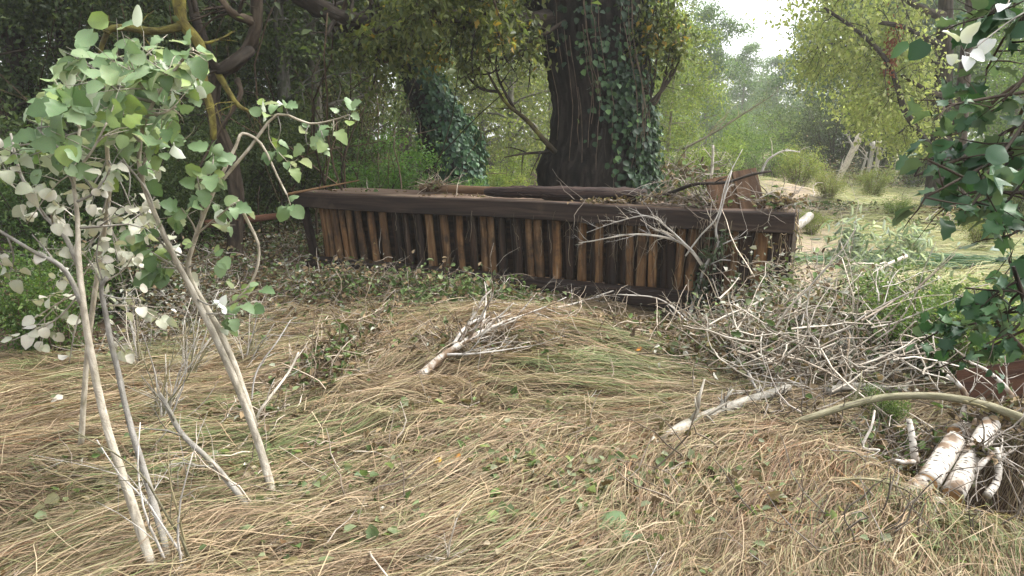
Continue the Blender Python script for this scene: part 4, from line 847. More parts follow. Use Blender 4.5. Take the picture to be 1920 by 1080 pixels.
# ------------------------------------------------------------------ things lying on the bridge
TOPZ = 0.03 + BH
def T(px, py, z):                                # the point seen at a pixel, at height z
    d = ray(px, py); t = (z - CAMZ) / d[2]; return np.array([0, 0, CAMZ]) + d * t
def bridge_Y(px):                                # distance of the bridge front seen in a pixel column
    a = bat(0, 0, 0); b = bat(BLEN, 0, 0); s = (px - 960) / FPX / CP
    # x = s*Y approximately, on the line a-b
    t = (s * a[1] * .985 - a[0]) / ((b[0] - a[0]) - s * (b[1] - a[1]) * .985); return a[1] + t * (b[1] - a[1])
def on_top(px, w, z):                            # point above the top edge, w metres behind the front
    Y = bridge_Y(px); p = P(px, 380, Y); return np.array([p[0], p[1], z]) + (-BOUT) * w
mb = MB(); p0, p1 = on_top(742, .55, TOPZ + .05), on_top(936, .48, TOPZ + .05)
mb.tube(smooth_path([p0, (p0 + p1) / 2, p1], 12), .05, 14, jit=.006); single('round_pole', mb, M['pole'], 'smooth round brown pole lying on top of the bridge, left of the rotten log', 'pole', p0)
mb = MB(); p0, p1 = on_top(897, .16, TOPZ + .06), on_top(1200, .22, TOPZ + .075)
pth = smooth_path([p0, p0 * .7 + p1 * .3 + [0, 0, .012], p0 * .4 + p1 * .6, p1], 30); mb.tube(pth, np.interp(np.linspace(0, 1, 30), [0, .05, .3, .8, 1], [.035, .055, .068, .085, .07]), 13, jit=.07)
for q in range(5): i = random.randint(3, 27); mb.tube(smooth_path([pth[i] + [0, -.06, .0], pth[i] + [.05, -.09, -.03], pth[i] + [.14, -.10, -.055]], 5), [.012, .010, .008, .006, .003], 4)
single('rotten_log', mb, M['char'], 'dark split rotten log lying lengthways on top of the bridge', 'log', p0)
def board(name, label, a, b, width, thick, facing, mat, taper=1.0):
    mb = MB(); n = 8; pth = smooth_path([a, b], n); h = width / 2; t = thick / 2; c = .004
    mb.sweep(pth, np.array([(-h + c, -t), (h - c, -t), (h, -t + c), (h, t - c), (h - c, t), (-h + c, t), (-h, t - c), (-h, -t + c)]), scale=np.linspace(1, taper, n), up=facing, jit=.008)
    return single(name, mb, mat, label, 'board', a, smooth=False)
Yb = bridge_Y(1385)
board('loose_board', 'tilted brown board propped on the bridge top, left one of two', P(1362, 396, Yb + .20), P(1346, 333, Yb + .30), .27, .03, (0.2, -1, .3), M['panel'])
board('loose_board', 'tilted brown board propped on the bridge top, right one of two', P(1412, 394, Yb + .18), P(1394, 319, Yb + .30), .25, .03, (0.1, -1, .3), M['panel'])
board('loose_board', 'short dark broken board end sticking out at the right end of the bridge top', P(1425, 398, Yb + .25), P(1482, 384, Yb + .10), .11, .035, (0, 0, 1), M['panel'], .6)
branch_thing('dead_branch', 'dark thin branch lying over the tilted boards on the bridge', 'branch', [on_top(1175, .2, TOPZ + .03), on_top(1235, .15, TOPZ + .09), P(1300, 346, Yb + .25), P(1360, 342, Yb + .22), P(1408, 328, Yb + .22), P(1446, 321, Yb + .2)], .022, .009, M['bark_dark'], 6, .22, 1, wig=.3)
branch_thing('dead_branch', 'pale peeled stick projecting from the left end of the bridge top', 'stick', [P(540, 364, 8.45), P(600, 352, 8.5), P(674, 338, 8.7)], .017, .007, M['fresh'], 2, .12, 0)
board('splintered_board', 'pale splintered board end lying at the left foot of the bridge', P(566, 520, 8.15), P(640, 508, 8.1), .20, .045, (0, -.35, 1), M['fresh'], .75)
board('brown_plank', 'reddish brown plank end at the left foot of the bridge, pointing inward', P(598, 497, 8.35), P(622, 482, 8.6), .09, .03, (0, -.4, 1), M['panel'])
board('bent_plank', 'small reddish brown plank sticking out under the middle of the bridge', P(1040, 583, 6.55) , P(1088, 612, 6.35), .13, .03, (.3, -.6, .7), M['panel'], .6)
branch_thing('fallen_log', 'reddish brown fallen trunk lying left of the bridge end', 'log', [P(385, 420, 8.3), P(450, 414, 8.4), P(540, 402, 8.6), P(575, 396, 8.7)], .05, .035, M['bark_red'], 3, .4, 1)
branch_thing('dead_branch', 'thin yellowish stick lying below the reddish fallen trunk', 'stick', [G(430, 452), G(480, 440) + [0, 0, .06], G(540, 428) + [0, 0, .1]], .016, .008, M['pole_green'], 2, .2, 0)

# flood wrack caught on and around the bridge
WR = [(0.12, 0.085, 0.05), (0.20, 0.145, 0.085), (0.085, 0.06, 0.038), (0.27, 0.20, 0.12), (0.15, 0.13, 0.06)]
GRN = [(0.10, 0.15, 0.05), (0.14, 0.19, 0.075), (0.075, 0.115, 0.04), (0.18, 0.22, 0.11)]
GRY = [(0.30, 0.31, 0.25), (0.40, 0.39, 0.33), (0.24, 0.26, 0.19)]
def tangle(mb, c, rad, n, L, r, cols, flat=.5, wig=.5, up=0.0):
    c = np.asarray(c, float); rad = np.asarray(rad, float)
    for k in range(n):
        q = RNG.normal(0, .5, 3); p = c + q * rad; d = nrm(RNG.normal(0, 1, 3) * [1, 1, flat] + [0, 0, up]); m = 6; l = L * random.uniform(.4, 1.2)
        pts = [p]
        for i in range(m - 1): d = nrm(d + RNG.normal(0, wig, 3) * .5); pts.append(pts[-1] + d * l / (m - 1))
        pts = np.array(pts); pts[:, 2] = np.maximum(pts[:, 2], gh(pts[:, 0], pts[:, 1]) + .01)
        mb.tube(pts, np.linspace(1, .4, m) * r * random.uniform(.5, 1.4), 3, col=np.array(random.choice(cols)), caps=False)
def wrack(name, label, heaps, cat='debris', twig_cols=((.9, .85, .8), (.5, .45, .4), (.3, .26, .22)), big=1.0):
    """heaps: (centre, radii, dead leaves, green leaves, grey leaves, twigs)"""
    lf, tw = MB(), MB()
    for c, rad, nd, ng, ny, nt in heaps:
        for n_, pal, sz in ((nd, WR, .045), (ng, GRN, .055), (ny, GRY, .045)):
            if not n_: continue
            q = RNG.normal(0, .5, (n_, 3)); q[:, 2] = np.abs(q[:, 2]) * np.exp(-.5 * (q[:, 0] ** 2 + q[:, 1] ** 2)); p = np.asarray(c) + q * np.asarray(rad)
            p[:, 2] = np.maximum(p[:, 2], gh(p[:, 0], p[:, 1]) + .015)
            lf.leaves(p, RNG.normal(0, 1, (n_, 3)) * [1, 1, .6], RNG.normal(0, .6, (n_, 3)) + [0, -.2, .8], sz * big * RNG.uniform(.5, 1.5, n_), RNG.uniform(.25, .8, n_), .25, np.asarray(pal)[RNG.integers(0, len(pal), n_)] * RNG.uniform(.7, 1.3, (n_, 1)), oval=True)
        tangle(tw, np.asarray(c) + [0, 0, rad[2] * .3], np.asarray(rad) * [1, 1, .6], nt, .4 * big, .0045 * big, twig_cols)
    o = thing(name, heaps[0][0], label, cat); o['kind'] = 'stuff'
    if lf.n: part('dead_leaves', lf, M['litter'], o, 'stuff')
    if tw.n: part('fine_twigs', tw, M['twig'], o, 'stuff')
    return o
wrack('flood_wrack', 'brown flood wrack heaped on the bridge top beside the round pole', [(on_top(775, .50, TOPZ + .05), (.16, .12, .09), 130, 14, 0, 45), (on_top(880, .3, TOPZ + .0), (.6, .15, .02), 60, 0, 0, 10), (on_top(650, .3, TOPZ), (.6, .2, .01), 20, 4, 0, 5)])
wrack('flood_wrack', 'brown tangle of twigs and roots on the bridge top around the tilted boards', [(on_top(1250, .2, TOPZ + .05), (.40, .18, .08), 260, 30, 10, 130), (on_top(1310, .1, TOPZ + .03), (.25, .12, .06), 120, 20, 0, 60), (on_top(1455, .15, TOPZ + .05), (.22, .2, .10), 260, 50, 20, 70), (on_top(1160, .12, TOPZ + .02), (.5, .12, .04), 160, 0, 0, 30)])
mb = MB()
for k in range(22):
    x = random.uniform(1435, 1500); p = P(x, 395 + random.uniform(-8, 10), Yb - .16 + random.uniform(-.05, .1)); n = 7; L = random.uniform(.15, .62); z = np.linspace(0, -L, n)
    mb.tube(p + np.stack([np.cumsum(RNG.normal(.004, .014, n)), np.cumsum(RNG.normal(0, .01, n)), z], 1), random.uniform(.002, .005), 3, col=np.array(random.choice([(.5, .42, .3), (.35, .28, .2), (.8, .7, .5)])))
o = stuff('hanging_roots', mb, M['twig'], 'thin roots hanging down over the right end of the bridge', 'roots')

def AB(px, py, f=.93):                           # a little above what the pixel shows
    g_ = G(px, py); Yb_ = bridge_Y(px) - .2; o_ = np.array([0, 0, CAMZ])
    if g_[1] > Yb_: g_ = P(px, py, Yb_)
    return o_ + (g_ - o_) * f
# dead branches caught in front of the bridge
def Yf(px): return bridge_Y(px) - .16
branch_thing('caught_branch', 'crooked dead branch standing upright against the right half of the bridge', 'branch', [P(1288, 612, Yf(1300) - .1), P(1302, 560, Yf(1300)), P(1322, 500, Yf(1320)), P(1345, 462, Yf(1340)), P(1342, 430, Yf(1340)), P(1352, 395, Yf(1350)), P(1372, 320, Yf(1350) + .1)], .021, .005, M['twig'], 8, .32, 1, wig=.3)
branch_thing('caught_branch', 'pale forked dead branch arching left across the front of the bridge', 'branch', [P(1322, 505, Yf(1320)), P(1296, 470, Yf(1300)), P(1270, 452, Yf(1270)), P(1228, 442, Yf(1230)), P(1180, 440, Yf(1180)), P(1110, 452, Yf(1110)), P(1085, 455, Yf(1085))], .017, .004, M['twig'], 12, .34, 2, wig=.35)
branch_thing('caught_branch', 'thin dead branch bowing over the top beam in front of the rotten log', 'branch', [P(1300, 472, Yf(1300) - .03), P(1255, 430, Yf(1250) - .03), P(1215, 405, Yf(1210) - .02), P(1160, 415, Yf(1160) - .02), P(1100, 436, Yf(1100) - .02)], .010, .003, M['twig'], 10, .28, 2, wig=.35)
branch_thing('caught_branch', 'thin pale twig crossing the top beam near the tilted boards', 'branch', [P(1285, 480, Yf(1290) - .02), P(1315, 440, Yf(1310) - .03), P(1345, 405, Yf(1340) - .03), P(1362, 340, Yf(1350) + .1), P(1392, 280, Yf(1360) + .2)], .009, .003, M['twig'], 6, .25, 1)
def sprig(root_loc, name, label, cat, pts, n, size, col, asp, r=.008, mat='leaf', spread=.06):
    root = thing(name, root_loc, label, cat); mb = MB(); p = smooth_path(pts, 10); mb.tube(p, np.linspace(r, r * .3, 10), 4); part('stem', mb, M['twig_brown'], root)
    idx = RNG.integers(0, 10, n); q = p[idx] + RNG.normal(0, spread, (n, 3)); mb = MB(); mb.leaves(q, RNG.normal(0, .7, (n, 3)) + [0, 0, -.4], RNG.normal(0, .5, (n, 3)) + [0, -.6, .6], size * RNG.uniform(.6, 1.3, n), asp, .2, np.asarray(col)[RNG.integers(0, len(col), n)] * RNG.uniform(.7, 1.3, (n, 1)), oval=True); part('foliage', mb, M[mat], root, 'stuff'); return root
sprig(P(1345, 430, Yf(1340)), 'leafy_sprig', 'dark narrow-leaved sprig hanging from the upright branch on the bridge front', 'sprig', [P(1350, 440, Yf(1340)), P(1335, 480, Yf(1340)), P(1318, 530, Yf(1330)), P(1310, 575, Yf(1310))], 220, .07, [(0.07, 0.10, 0.06), (0.14, 0.17, 0.12), (0.05, 0.07, 0.035)], .25)
branch_thing('white_stick', 'bent white stick standing in the hollow below the upright branch', 'stick', [G(1330, 742), P(1318, 690, 4.9), P(1300, 630, 5.2), P(1283, 598, 5.5), P(1235, 560, 5.9), P(1160, 552, 5.95)], .013, .005, M['twig'], 5, .3, 1)
branch_thing('fallen_birch', 'white forked fallen birch sapling lying on the straw before the bridge', 'branch', [AB(784, 708, .97), AB(830, 668, .94), AB(870, 642, .92), AB(905, 622, .91), AB(960, 600, .92), AB(1020, 583, .93), AB(1085, 567, .95), AB(1150, 545, .97)], .030, .006, M['birch'], 13, .55, 2, n=30, wig=.22)
branch_thing('dead_branch', 'thin pale branch lying above the white birch sapling', 'branch', [AB(850, 645, .92), AB(880, 608, .92), AB(940, 578, .94), AB(985, 568, .95), AB(1040, 553, .96)], .012, .004, M['twig'], 8, .4, 1)
branch_thing('dead_branch', 'thin twiggy branch lying below the white birch sapling', 'branch', [AB(838, 665, .93), AB(900, 662, .93), AB(1000, 648, .95)], .010, .003, M['twig'], 8, .4, 1)
wrack('flood_wrack', 'dark twiggy debris heap under the white fallen birch sapling', [(G(880, 655), (.55, .28, .16), 500, 60, 30, 160), (G(950, 640), (.45, .25, .10), 260, 60, 0, 90)])
wrack('flood_wrack', 'leafy green and brown debris bank piled against the left half of the bridge', [(G(800, 560), (1.0, .45, .30), 900, 1000, 60, 150), (G(660, 545), (.8, .5, .30), 900, 420, 120, 150), (G(900, 575), (.7, .35, .26), 420, 900, 40, 90), (G(560, 555), (.8, .5, .24), 900, 260, 160, 140), (G(730, 600), (.9, .4, .14), 600, 200, 80, 120)])
wrack('flood_wrack', 'brown debris bank left of the bridge end, full of dead leaves and twigs', [(G(480, 470), (1.4, .8, .30), 1700, 700, 420, 220), (G(390, 520), (1.2, .6, .30), 1400, 500, 400, 200), (G(520, 430), (1.2, 1.0, .3), 900, 500, 160, 100), (G(560, 395) , (1.0, .6, .45), 700, 100, 0, 160)])
wrack('flood_wrack', 'leaf-strewn debris bank behind the white sapling stems', [(G(250, 560), (1.2, .6, .30), 1300, 700, 500, 200), (G(120, 520), (1.2, .8, .40), 900, 1200, 500, 150), (G(330, 640), (.7, .5, .22), 900, 200, 260, 190), (G(60, 600), (.7, .6, .3), 300, 1300, 240, 60)])
wrack('flood_wrack', 'clump of muddy weed and leaves in the straw left of the fallen birch', [(G(640, 700), (.30, .30, .34), 520, 200, 40, 130), (G(590, 745), (.32, .22, .18), 420, 160, 20, 90), (G(690, 640), (.25, .3, .24), 300, 80, 40, 80)])
wrack('flood_wrack', 'brown debris around the foot of the broken double sapling', [(G(515, 945), (.22, .16, .06), 160, 60, 30, 30), (G(660, 920), (.5, .15, .05), 160, 60, 10, 30), (G(500, 800), (.2, .15, .10), 160, 20, 20, 30)])
wrack('flood_wrack', 'dark debris in the hollow under the right half of the bridge', [(G(1240, 640), (.8, .3, .14), 800, 160, 60, 160), (G(1350, 690), (.45, .35, .16), 300, 420, 60, 60), (G(1120, 615), (.6, .2, .10), 420, 60, 10, 80)])

wrack('flood_wrack', 'small dark patches of leaves and mud scattered through the middle straw', [(G(px, py) + [0, 0, .05], (r_ * 1.9, r_ * 1.1, .04), int(85 * r_ / .2), 22, 5, 9) for px, py, r_ in ((620, 860, .22), (700, 965, .2), (1010, 905, .22), (520, 650, .3), (880, 770, .2), (430, 800, .2), (1080, 840, .2), (1300, 870, .25), (760, 850, .18), (350, 900, .2), (1180, 960, .2), (1420, 950, .25), (150, 900, .2), (560, 1030, .2))])
wrack('flood_wrack', 'pale withered leaves and dry stems tangled low between the saplings', [(G(300, 590) + [0, 0, .1], (.9, .4, .55), 500, 60, 420, 160), (G(180, 560) + [0, 0, .15], (.9, .5, .6), 360, 160, 460, 120), (G(420, 600), (.5, .3, .3), 300, 50, 160, 90)])

# ------------------------------------------------------------------ brush pile on the right
def brush():
    c = G(1540, 745)
    wrack('brush_pile', 'big tangled pile of bleached twigs and withered leaves right of the bridge', [
        (c + [.0, .45, .10], (.75, .6, .45), 620, 140, 380, 200), (c + [-.4, .65, .08], (.5, .5, .40), 320, 100, 140, 110), (c + [.35, .9, .15], (.8, .7, .55), 520, 420, 700, 140), (c + [.9, 1.0, .1], (.7, .6, .5), 160, 1500, 420, 60), (c + [.25, 1.6, .15], (.5, .6, .6), 260, 200, 600, 80)], 'brush pile')
    root = thing('twig_tangle', c, 'knot of thick bleached crooked twigs in front of the brush pile', 'twigs'); root['kind'] = 'stuff'
    for cc, rad, n in ((c + [.02, -.02, .20], (.75, .3, .32), 130), (c + [-.28, .15, .22], (.40, .35, .36), 70), (c + [.4, .25, .28], (.65, .45, .36), 90), (c + [.25, .8, .35], (.6, .6, .3), 70)):
        mb = MB(); tangle(mb, cc, rad, n, .7, .0066, ((1, .97, .92), (1, .98, .95), (.6, .54, .48)), .8, .5); part('bleached_twigs', mb, M['twig'], root, 'stuff')
    spots = [(1400, 700, 1445, 790, .012, 'bent white branch at the left edge of the brush pile'), (1430, 560, 1395, 680, .010, 'thin white branch rising from the left of the brush pile'), (1500, 560, 1460, 660, .012, 'slanting pale branch in the upper left of the brush pile'),
             (1530, 690, 1610, 650, .013, 'pale forked branch in the middle of the brush pile'), (1560, 740, 1580, 640, .013, 'upright bleached branch in the middle of the brush pile'), (1600, 720, 1650, 620, .012, 'bleached crooked branch right of the brush pile middle'),
             (1625, 600, 1700, 560, .012, 'thin branch pointing right at the top of the brush pile'), (1570, 600, 1545, 520, .011, 'thin white branch at the top of the brush pile'), (1680, 690, 1670, 640, .016, 'stubby pale branch at the right of the brush pile'),
             (1480, 720, 1400, 610, .012, 'arched grey branch across the left of the brush pile'), (1700, 480, 1590, 560, .014, 'long pale branch leaning up to the right behind the brush pile'), (1640, 760, 1760, 690, .009, 'thin white stick low on the right of the brush pile')]
    for i, (x0, y0, x1, y1, r, lab) in enumerate(spots):
        Y0 = 4.0 + (760 - y0) * .0065; Y1 = 4.0 + (760 - y1) * .0065
        a, b = P(x0, y0, Y0), P(x1, y1, Y1); m = (a + b) / 2 + RNG.normal(0, .07, 3)
        a[2] = max(a[2], gh(a[0], a[1]) + .02)
        branch_thing('bleached_branch', lab, 'branch', [a, m, b], r * 1.2, r * .4, M['twig'], 8, .42, 2, n=14, sides=6, wig=.4, group='bleached branches of the brush pile')
brush()
sprig(G(1625, 545), 'silvery_sprig', 'silvery narrow-leaved willow sprig standing behind the brush pile', 'sprig', [G(1625, 545), P(1600, 480, 6.2), P(1600, 425, 6.3)], 420, .10, [(0.32, 0.37, 0.32), (0.42, 0.46, 0.41), (0.22, 0.28, 0.20)], .18, spread=.09)
sprig(G(1700, 520), 'silvery_sprig', 'silvery narrow-leaved sprig bent over to the right behind the brush pile', 'sprig', [G(1640, 560), P(1660, 470, 6.6), P(1700, 450, 6.8), P(1722, 470, 6.8)], 420, .10, [(0.32, 0.37, 0.32), (0.42, 0.46, 0.41), (0.22, 0.28, 0.20)], .18, spread=.10)
for (px, py, s, rot, key, lab) in ((1700, 690, .42, .3, 0, 'fresh green leafy bush in the right part of the brush pile'), (1790, 720, .40, 1.4, 0, 'green leafy bush at the right end of the brush pile'), (1650, 800, .15, 2.2, 0, 'small dark green plant under the curved greenish pole'), (1880, 690, .38, .8, 1, 'light green bush at the right edge above the brown board')):
    q = G(px, py); place('low_bush', ('lowbush', key), q[0], q[1], s, rot, lab, 'bush', None, (.9, .98, .66))
branch_thing('birch_branch', 'thick broken birch branch lying on the straw, left end snapped', 'branch', [G(1238, 848) + [0, 0, .05], G(1290, 815) + [0, 0, .06], G(1370, 785) + [0, 0, .08], G(1476, 760) + [0, 0, .12]], .040, .024, M['sap'], 4, .25, 1, n=22, sides=12)
branch_thing('dead_branch', 'brown branch lying just under the broken birch branch', 'branch', [G(1300, 830) + [0, 0, .03], G(1390, 795) + [0, 0, .05], G(1480, 772) + [0, 0, .08]], .022, .014, M['bark_dark'], 5, .25, 1)
branch_thing('grey_log', 'slim grey log lying at the foot of the brush pile', 'log', [G(1545, 762) + [0, 0, .10], G(1600, 760) + [0, 0, .13], P(1690, 731, 4.0)], .030, .020, M['sap'], 4, .3, 1, sides=10)
branch_thing('curved_pole', 'long curved greenish pole with a pale snapped end, right foreground', 'pole', [G(1476, 812) + [0, 0, .05], P(1540, 776, 3.55), P(1640, 748, 3.6), P(1740, 742, 3.55), P(1840, 757, 3.4), P(1960, 800, 3.2)], .018, .022, M['pole_green'], 2, .3, 1, n=26, sides=10)
branch_thing('white_stick', 'short white upright stick left of the birch logs', 'stick', [P(1716, 868, 3.15), P(1710, 820, 3.2), P(1704, 786, 3.25)], .020, .014, M['birch'], 1, .12, 0, sides=9)
branch_thing('white_stick', 'white stick lying beside the short upright stick', 'stick', [P(1716, 866, 3.15), P(1690, 866, 3.1), P(1672, 862, 3.1)], .014, .010, M['birch'], 1, .1, 0)
branch_thing('white_stick', 'white branch poking up before the brown board on the right', 'branch', [P(1800, 790, 3.5), P(1812, 745, 3.55), P(1795, 718, 3.6), P(1775, 704, 3.65)], .014, .010, M['birch'], 3, .2, 1)
branch_thing('white_stick', 'long white branch leaning over the brown board at the right edge', 'branch', [P(1900, 745, 3.4), P(1880, 720, 3.45), P(1850, 695, 3.5), P(1820, 680, 3.55)], .014, .008, M['birch'], 3, .22, 1)
branch_thing('white_stick', 'pale stick slanting over the dark pit', 'stick', [P(1815, 898, 3.0), P(1840, 872, 3.0), P(1862, 850, 3.05)], .013, .010, M['birch'], 0, .1, 0)
branch_thing('white_stick', 'thick white root end hanging in the dark pit', 'root', [P(1850, 930, 2.95), P(1868, 905, 3.0), P(1873, 870, 3.05), P(1868, 840, 3.1)], .020, .012, M['birch'], 3, .18, 1)
branch_thing('twig', 'bent white twig left of the short upright stick', 'twig', [P(1650, 845, 3.3), P(1618, 838, 3.35), P(1634, 800, 3.4), P(1640, 770, 3.5)], .009, .006, M['twig'], 2, .15, 0)
branch_thing('stalk', 'long straight yellow stalk slanting across the right foreground straw', 'stalk', [G(1618, 945) + [0, 0, .06], G(1560, 905) + [0, 0, .08], G(1515, 868) + [0, 0, .06]], .007, .004, M['fresh'], 0, .1, 0, sides=5)
branch_thing('stalk', 'long pale reed lying from the straw to below the birch logs', 'stalk', [G(1500, 930) + [0, 0, .05], G(1640, 945) + [0, 0, .12], P(1810, 975, 2.75)], .007, .005, M['pole_green'], 0, .1, 0, sides=5)
def log(label, a, b, r0, r1, rag=.0):
    mb = MB(); n = 14; pth = smooth_path([a, (a + b) / 2 + RNG.normal(0, .006, 3), b], n); mb.tube(pth, np.linspace(r0, r1, n), 16, jit=.012)
    root = thing('birch_log', a, label, 'log', 'birch logs in the right foreground'); bk = part('bark', mb, M['birch'], root)
    for e, rr, d in ((a, r0, nrm(a - b)), (b, r1, nrm(b - a))):
        mb = MB(); mb.tube(np.array([e - d * .01, e + d * .003, e + d * .006]), [rr * .9, rr * .88, rr * .55], 16); part('cut_end', mb, M['fresh'], root).parent = bk
log('birch log with a bright white upper face, left of the two long ones', P(1738, 905, 2.95), P(1790, 828, 3.25), .052, .050)
log('birch log with a brownish lower half, right of the two long ones', P(1785, 930, 2.9), P(1858, 795, 3.35), .050, .046)
log('thin birch log squeezed behind the white one', P(1745, 880, 3.05), P(1788, 815, 3.3), .024, .022)
log('short birch log half buried, lowest one in front', P(1712, 985, 2.72), P(1764, 948, 2.80), .050, .050)
log('short birch log half buried under the debris at far left', P(1692, 930, 2.92), P(1738, 900, 2.97), .045, .045)
log('birch log end behind, next to the brown board', P(1790, 812, 3.5), P(1860, 770, 3.8), .045, .05)
wrack('flood_wrack', 'brown grassy debris heaped over the birch logs', [(G(1665, 900), (.30, .25, .10), 260, 60, 40, 100), (G(1600, 820), (.5, .3, .10), 320, 260, 30, 100), (P(1890, 790, 3.45), (.25, .2, .12), 320, 30, 20, 90), (G(1800, 1030), (.7, .22, .07), 420, 120, 0, 160), (G(1600, 1000), (.4, .2, .05), 260, 60, 0, 60), (G(1500, 800), (.35, .2, .10), 260, 60, 20, 90), (P(1840, 850, 3.1), (.05, .05, .03), 30, 4, 0, 30)])
board('brown_board', 'dark reddish brown board lying at the right edge above the birch logs', P(1800, 728, 3.9), P(1990, 700, 3.6), .22, .03, (-.1, -.75, .6), M['rust'])

# ------------------------------------------------------------------ pale saplings on the left
def stem(root, pts, r0, r1, mat='sap', n=26, nm='stem', sides=9, jit=.05):
    p = smooth_path(pts, n); mb = MB(); mb.tube(p, np.linspace(r0, r1, n), sides, jit=jit); part(nm, mb, M[mat], root); return p
def spray(root, start, centre, rad, nleaf, kind, size0, r=.006, ntw=5, hang=.5, mat='sap', face=(0, -.6, .7)):
    start, centre = np.asarray(start, float), np.asarray(centre, float); size = size0 * LS
    mid = (start + centre) / 2 + RNG.normal(0, .06, 3) * np.linalg.norm(centre - start); p = smooth_path([start, mid, centre], 9)
    mb = MB(); mb.tube(p, np.linspace(r, r * .55, 9), 5); ps = [p[5:]]
    for k in range(ntw): ps.append(twig_into(mb, p[random.randint(3, 8)], nrm(nrm(centre - start) * .4 + RNG.normal(0, .8, 3)), rad * random.uniform(.7, 1.3), r * .5, 0, None, .02, .3, 4))
    bo = part('branch', mb, M[mat], root)
    for k in range(int(nleaf * LM)): leafy(root, random.choice(ps), kind, 1, size, hang, 1.0, face, .4, bo)
LM, LS = 1.25, .88
def at_sap(pth, f): return pth[int(f * (len(pth) - 1))]
b1 = G(300, 1110)
sA = thing('poplar_sapling', b1, 'forked white poplar sapling, leftmost of the tall pale stems', 'sapling', 'pale poplar saplings on the left')
pA = stem(sA, [b1, P(240, 920, 2.40), P(200, 800, 2.45), P(170, 660, 2.5), P(155, 560, 2.52), P(147, 480, 2.55), P(146, 410, 2.58), P(138, 330, 2.6), P(150, 240, 2.62)], .0185, .005)
pA2 = stem(sA, [P(158, 580, 2.52), P(120, 505, 2.5), P(60, 470, 2.48), P(-30, 415, 2.45)], .011, .005, n=14, nm='branch')
pA3 = stem(sA, [P(148, 500, 2.55), P(120, 440, 2.6), P(80, 400, 2.62), P(40, 330, 2.66), P(20, 250, 2.7)], .010, .004, n=14, nm='branch')
for (f, px, py, Y, rad, n, kind, sz) in ((1.0, 130, 190, 2.6, .15, 16, 'poplar', .085), (.95, 70, 240, 2.6, .15, 14, 'poplar', .075), (.9, 200, 230, 2.6, .13, 12, 'poplar', .085), (.85, 110, 300, 2.55, .13, 10, 'poplar', .07), (.8, 200, 330, 2.6, .12, 9, 'pale', .05), (.75, 240, 420, 2.6, .12, 9, 'pale', .045)):
    spray(sA, at_sap(pA, f), P(px, py, Y), rad, n, kind, sz)
for (pp, f, px, py, n, kind, sz) in ((pA2, .9, 20, 510, 6, 'pale', .05), (pA2, .5, 60, 440, 6, 'pale', .05), (pA3, .5, 60, 350, 9, 'pale', .055), (pA3, .8, 20, 330, 9, 'pale', .055), (pA3, .4, 110, 380, 8, 'pale', .05), (pA3, .95, 40, 290, 8, 'poplar', .06), (pA, .55, 60, 600, 7, 'pale', .05), (pA, .55, 20, 640, 6, 'pale', .045), (pA, .5, 130, 680, 3, 'pale', .04)):
    spray(sA, at_sap(pp, f), P(px, py, 2.5), .09, n, kind, sz, .004, 3)
b2 = G(333, 1115)
sB = thing('poplar_sapling', b2, 'thin white sapling stem snapped off at leaf height, just right of the forked one', 'sapling', 'pale poplar saplings on the left')
pB = stem(sB, [b2, P(285, 930, 2.5), P(245, 800, 2.55), P(222, 700, 2.6), P(208, 640, 2.62), P(196, 575, 2.65), P(190, 540, 2.66), P(200, 520, 2.66)], .014, .008)
for (f, px, py, n, kind) in ((.95, 250, 480, 7, 'pale'), (.95, 190, 430, 7, 'pale'), (.8, 260, 560, 5, 'pale'), (.9, 150, 470, 6, 'pale'), (.6, 235, 660, 4, 'pale'), (.75, 300, 600, 4, 'pale')):
    spray(sB, at_sap(pB, f), P(px, py, 2.65), .10, n, kind, .045, .004, 3)
b3 = G(518, 948)
sC = thing('poplar_sapling', b3, 'broken leaning double-stemmed poplar sapling carrying the big green leaf spray', 'sapling', 'pale poplar saplings on the left')
pC = stem(sC, [b3, P(490, 850, 2.95), P(468, 785, 2.95), P(430, 690, 2.95), P(395, 615, 2.95), P(355, 535, 2.95), P(328, 485, 2.92), P(290, 400, 2.88), P(262, 320, 2.85), P(268, 240, 2.82), P(300, 170, 2.8), P(340, 115, 2.8)], .020, .005, n=34)
pC2 = stem(sC, [P(478, 800, 2.97), P(445, 700, 2.99), P(412, 620, 3.0), P(368, 545, 3.0), P(352, 500, 3.0), P(372, 430, 3.0), P(400, 360, 3.0), P(425, 310, 3.0)], .017, .007, n=24)
for (f, px, py, rad, n, sz) in ((.9, 240, 125, .16, 18, .092), (.95, 310, 130, .14, 16, .092), (1, 362, 90, .10, 6, .085), (.88, 190, 140, .15, 14, .09), (.85, 250, 190, .15, 16, .088), (.85, 330, 200, .12, 10, .08), (.8, 180, 220, .14, 10, .08), (.72, 300, 260, .12, 10, .075), (.65, 230, 300, .12, 8, .075)):
    spray(sC, at_sap(pC, f), P(px, py, 2.8), rad, n, 'poplar', sz, .007, 5, .7)
for (pp, f, px, py, n, kind, sz) in ((pC2, .8, 400, 300, 12, 'poplar', .075), (pC2, .75, 370, 330, 10, 'poplar', .075), (pC2, .65, 300, 440, 12, 'poplar', .08), (pC2, .6, 290, 500, 10, 'poplar', .08), (pC2, .6, 400, 470, 6, 'poplar', .07), (pC2, .7, 440, 380, 7, 'poplar', .075), (pC2, .7, 340, 390, 8, 'poplar', .07), (pC, .55, 250, 380, 8, 'pale', .05), (pC, .45, 410, 575, 5, 'white', .05), (pC, .42, 440, 590, 5, 'poplar', .08), (pC, .5, 280, 470, 6, 'poplar', .075)):
    spray(sC, at_sap(pp, f), P(px, py, 2.92), .10, n, kind, sz, .005, 3, .6)
pC3 = stem(sC, [at_sap(pC2, .93), P(442, 275, 3.02), P(455, 250, 3.05), P(490, 270, 3.05), P(520, 330, 3.05), P(538, 365, 3.0)], .008, .004, n=16, nm='branch')
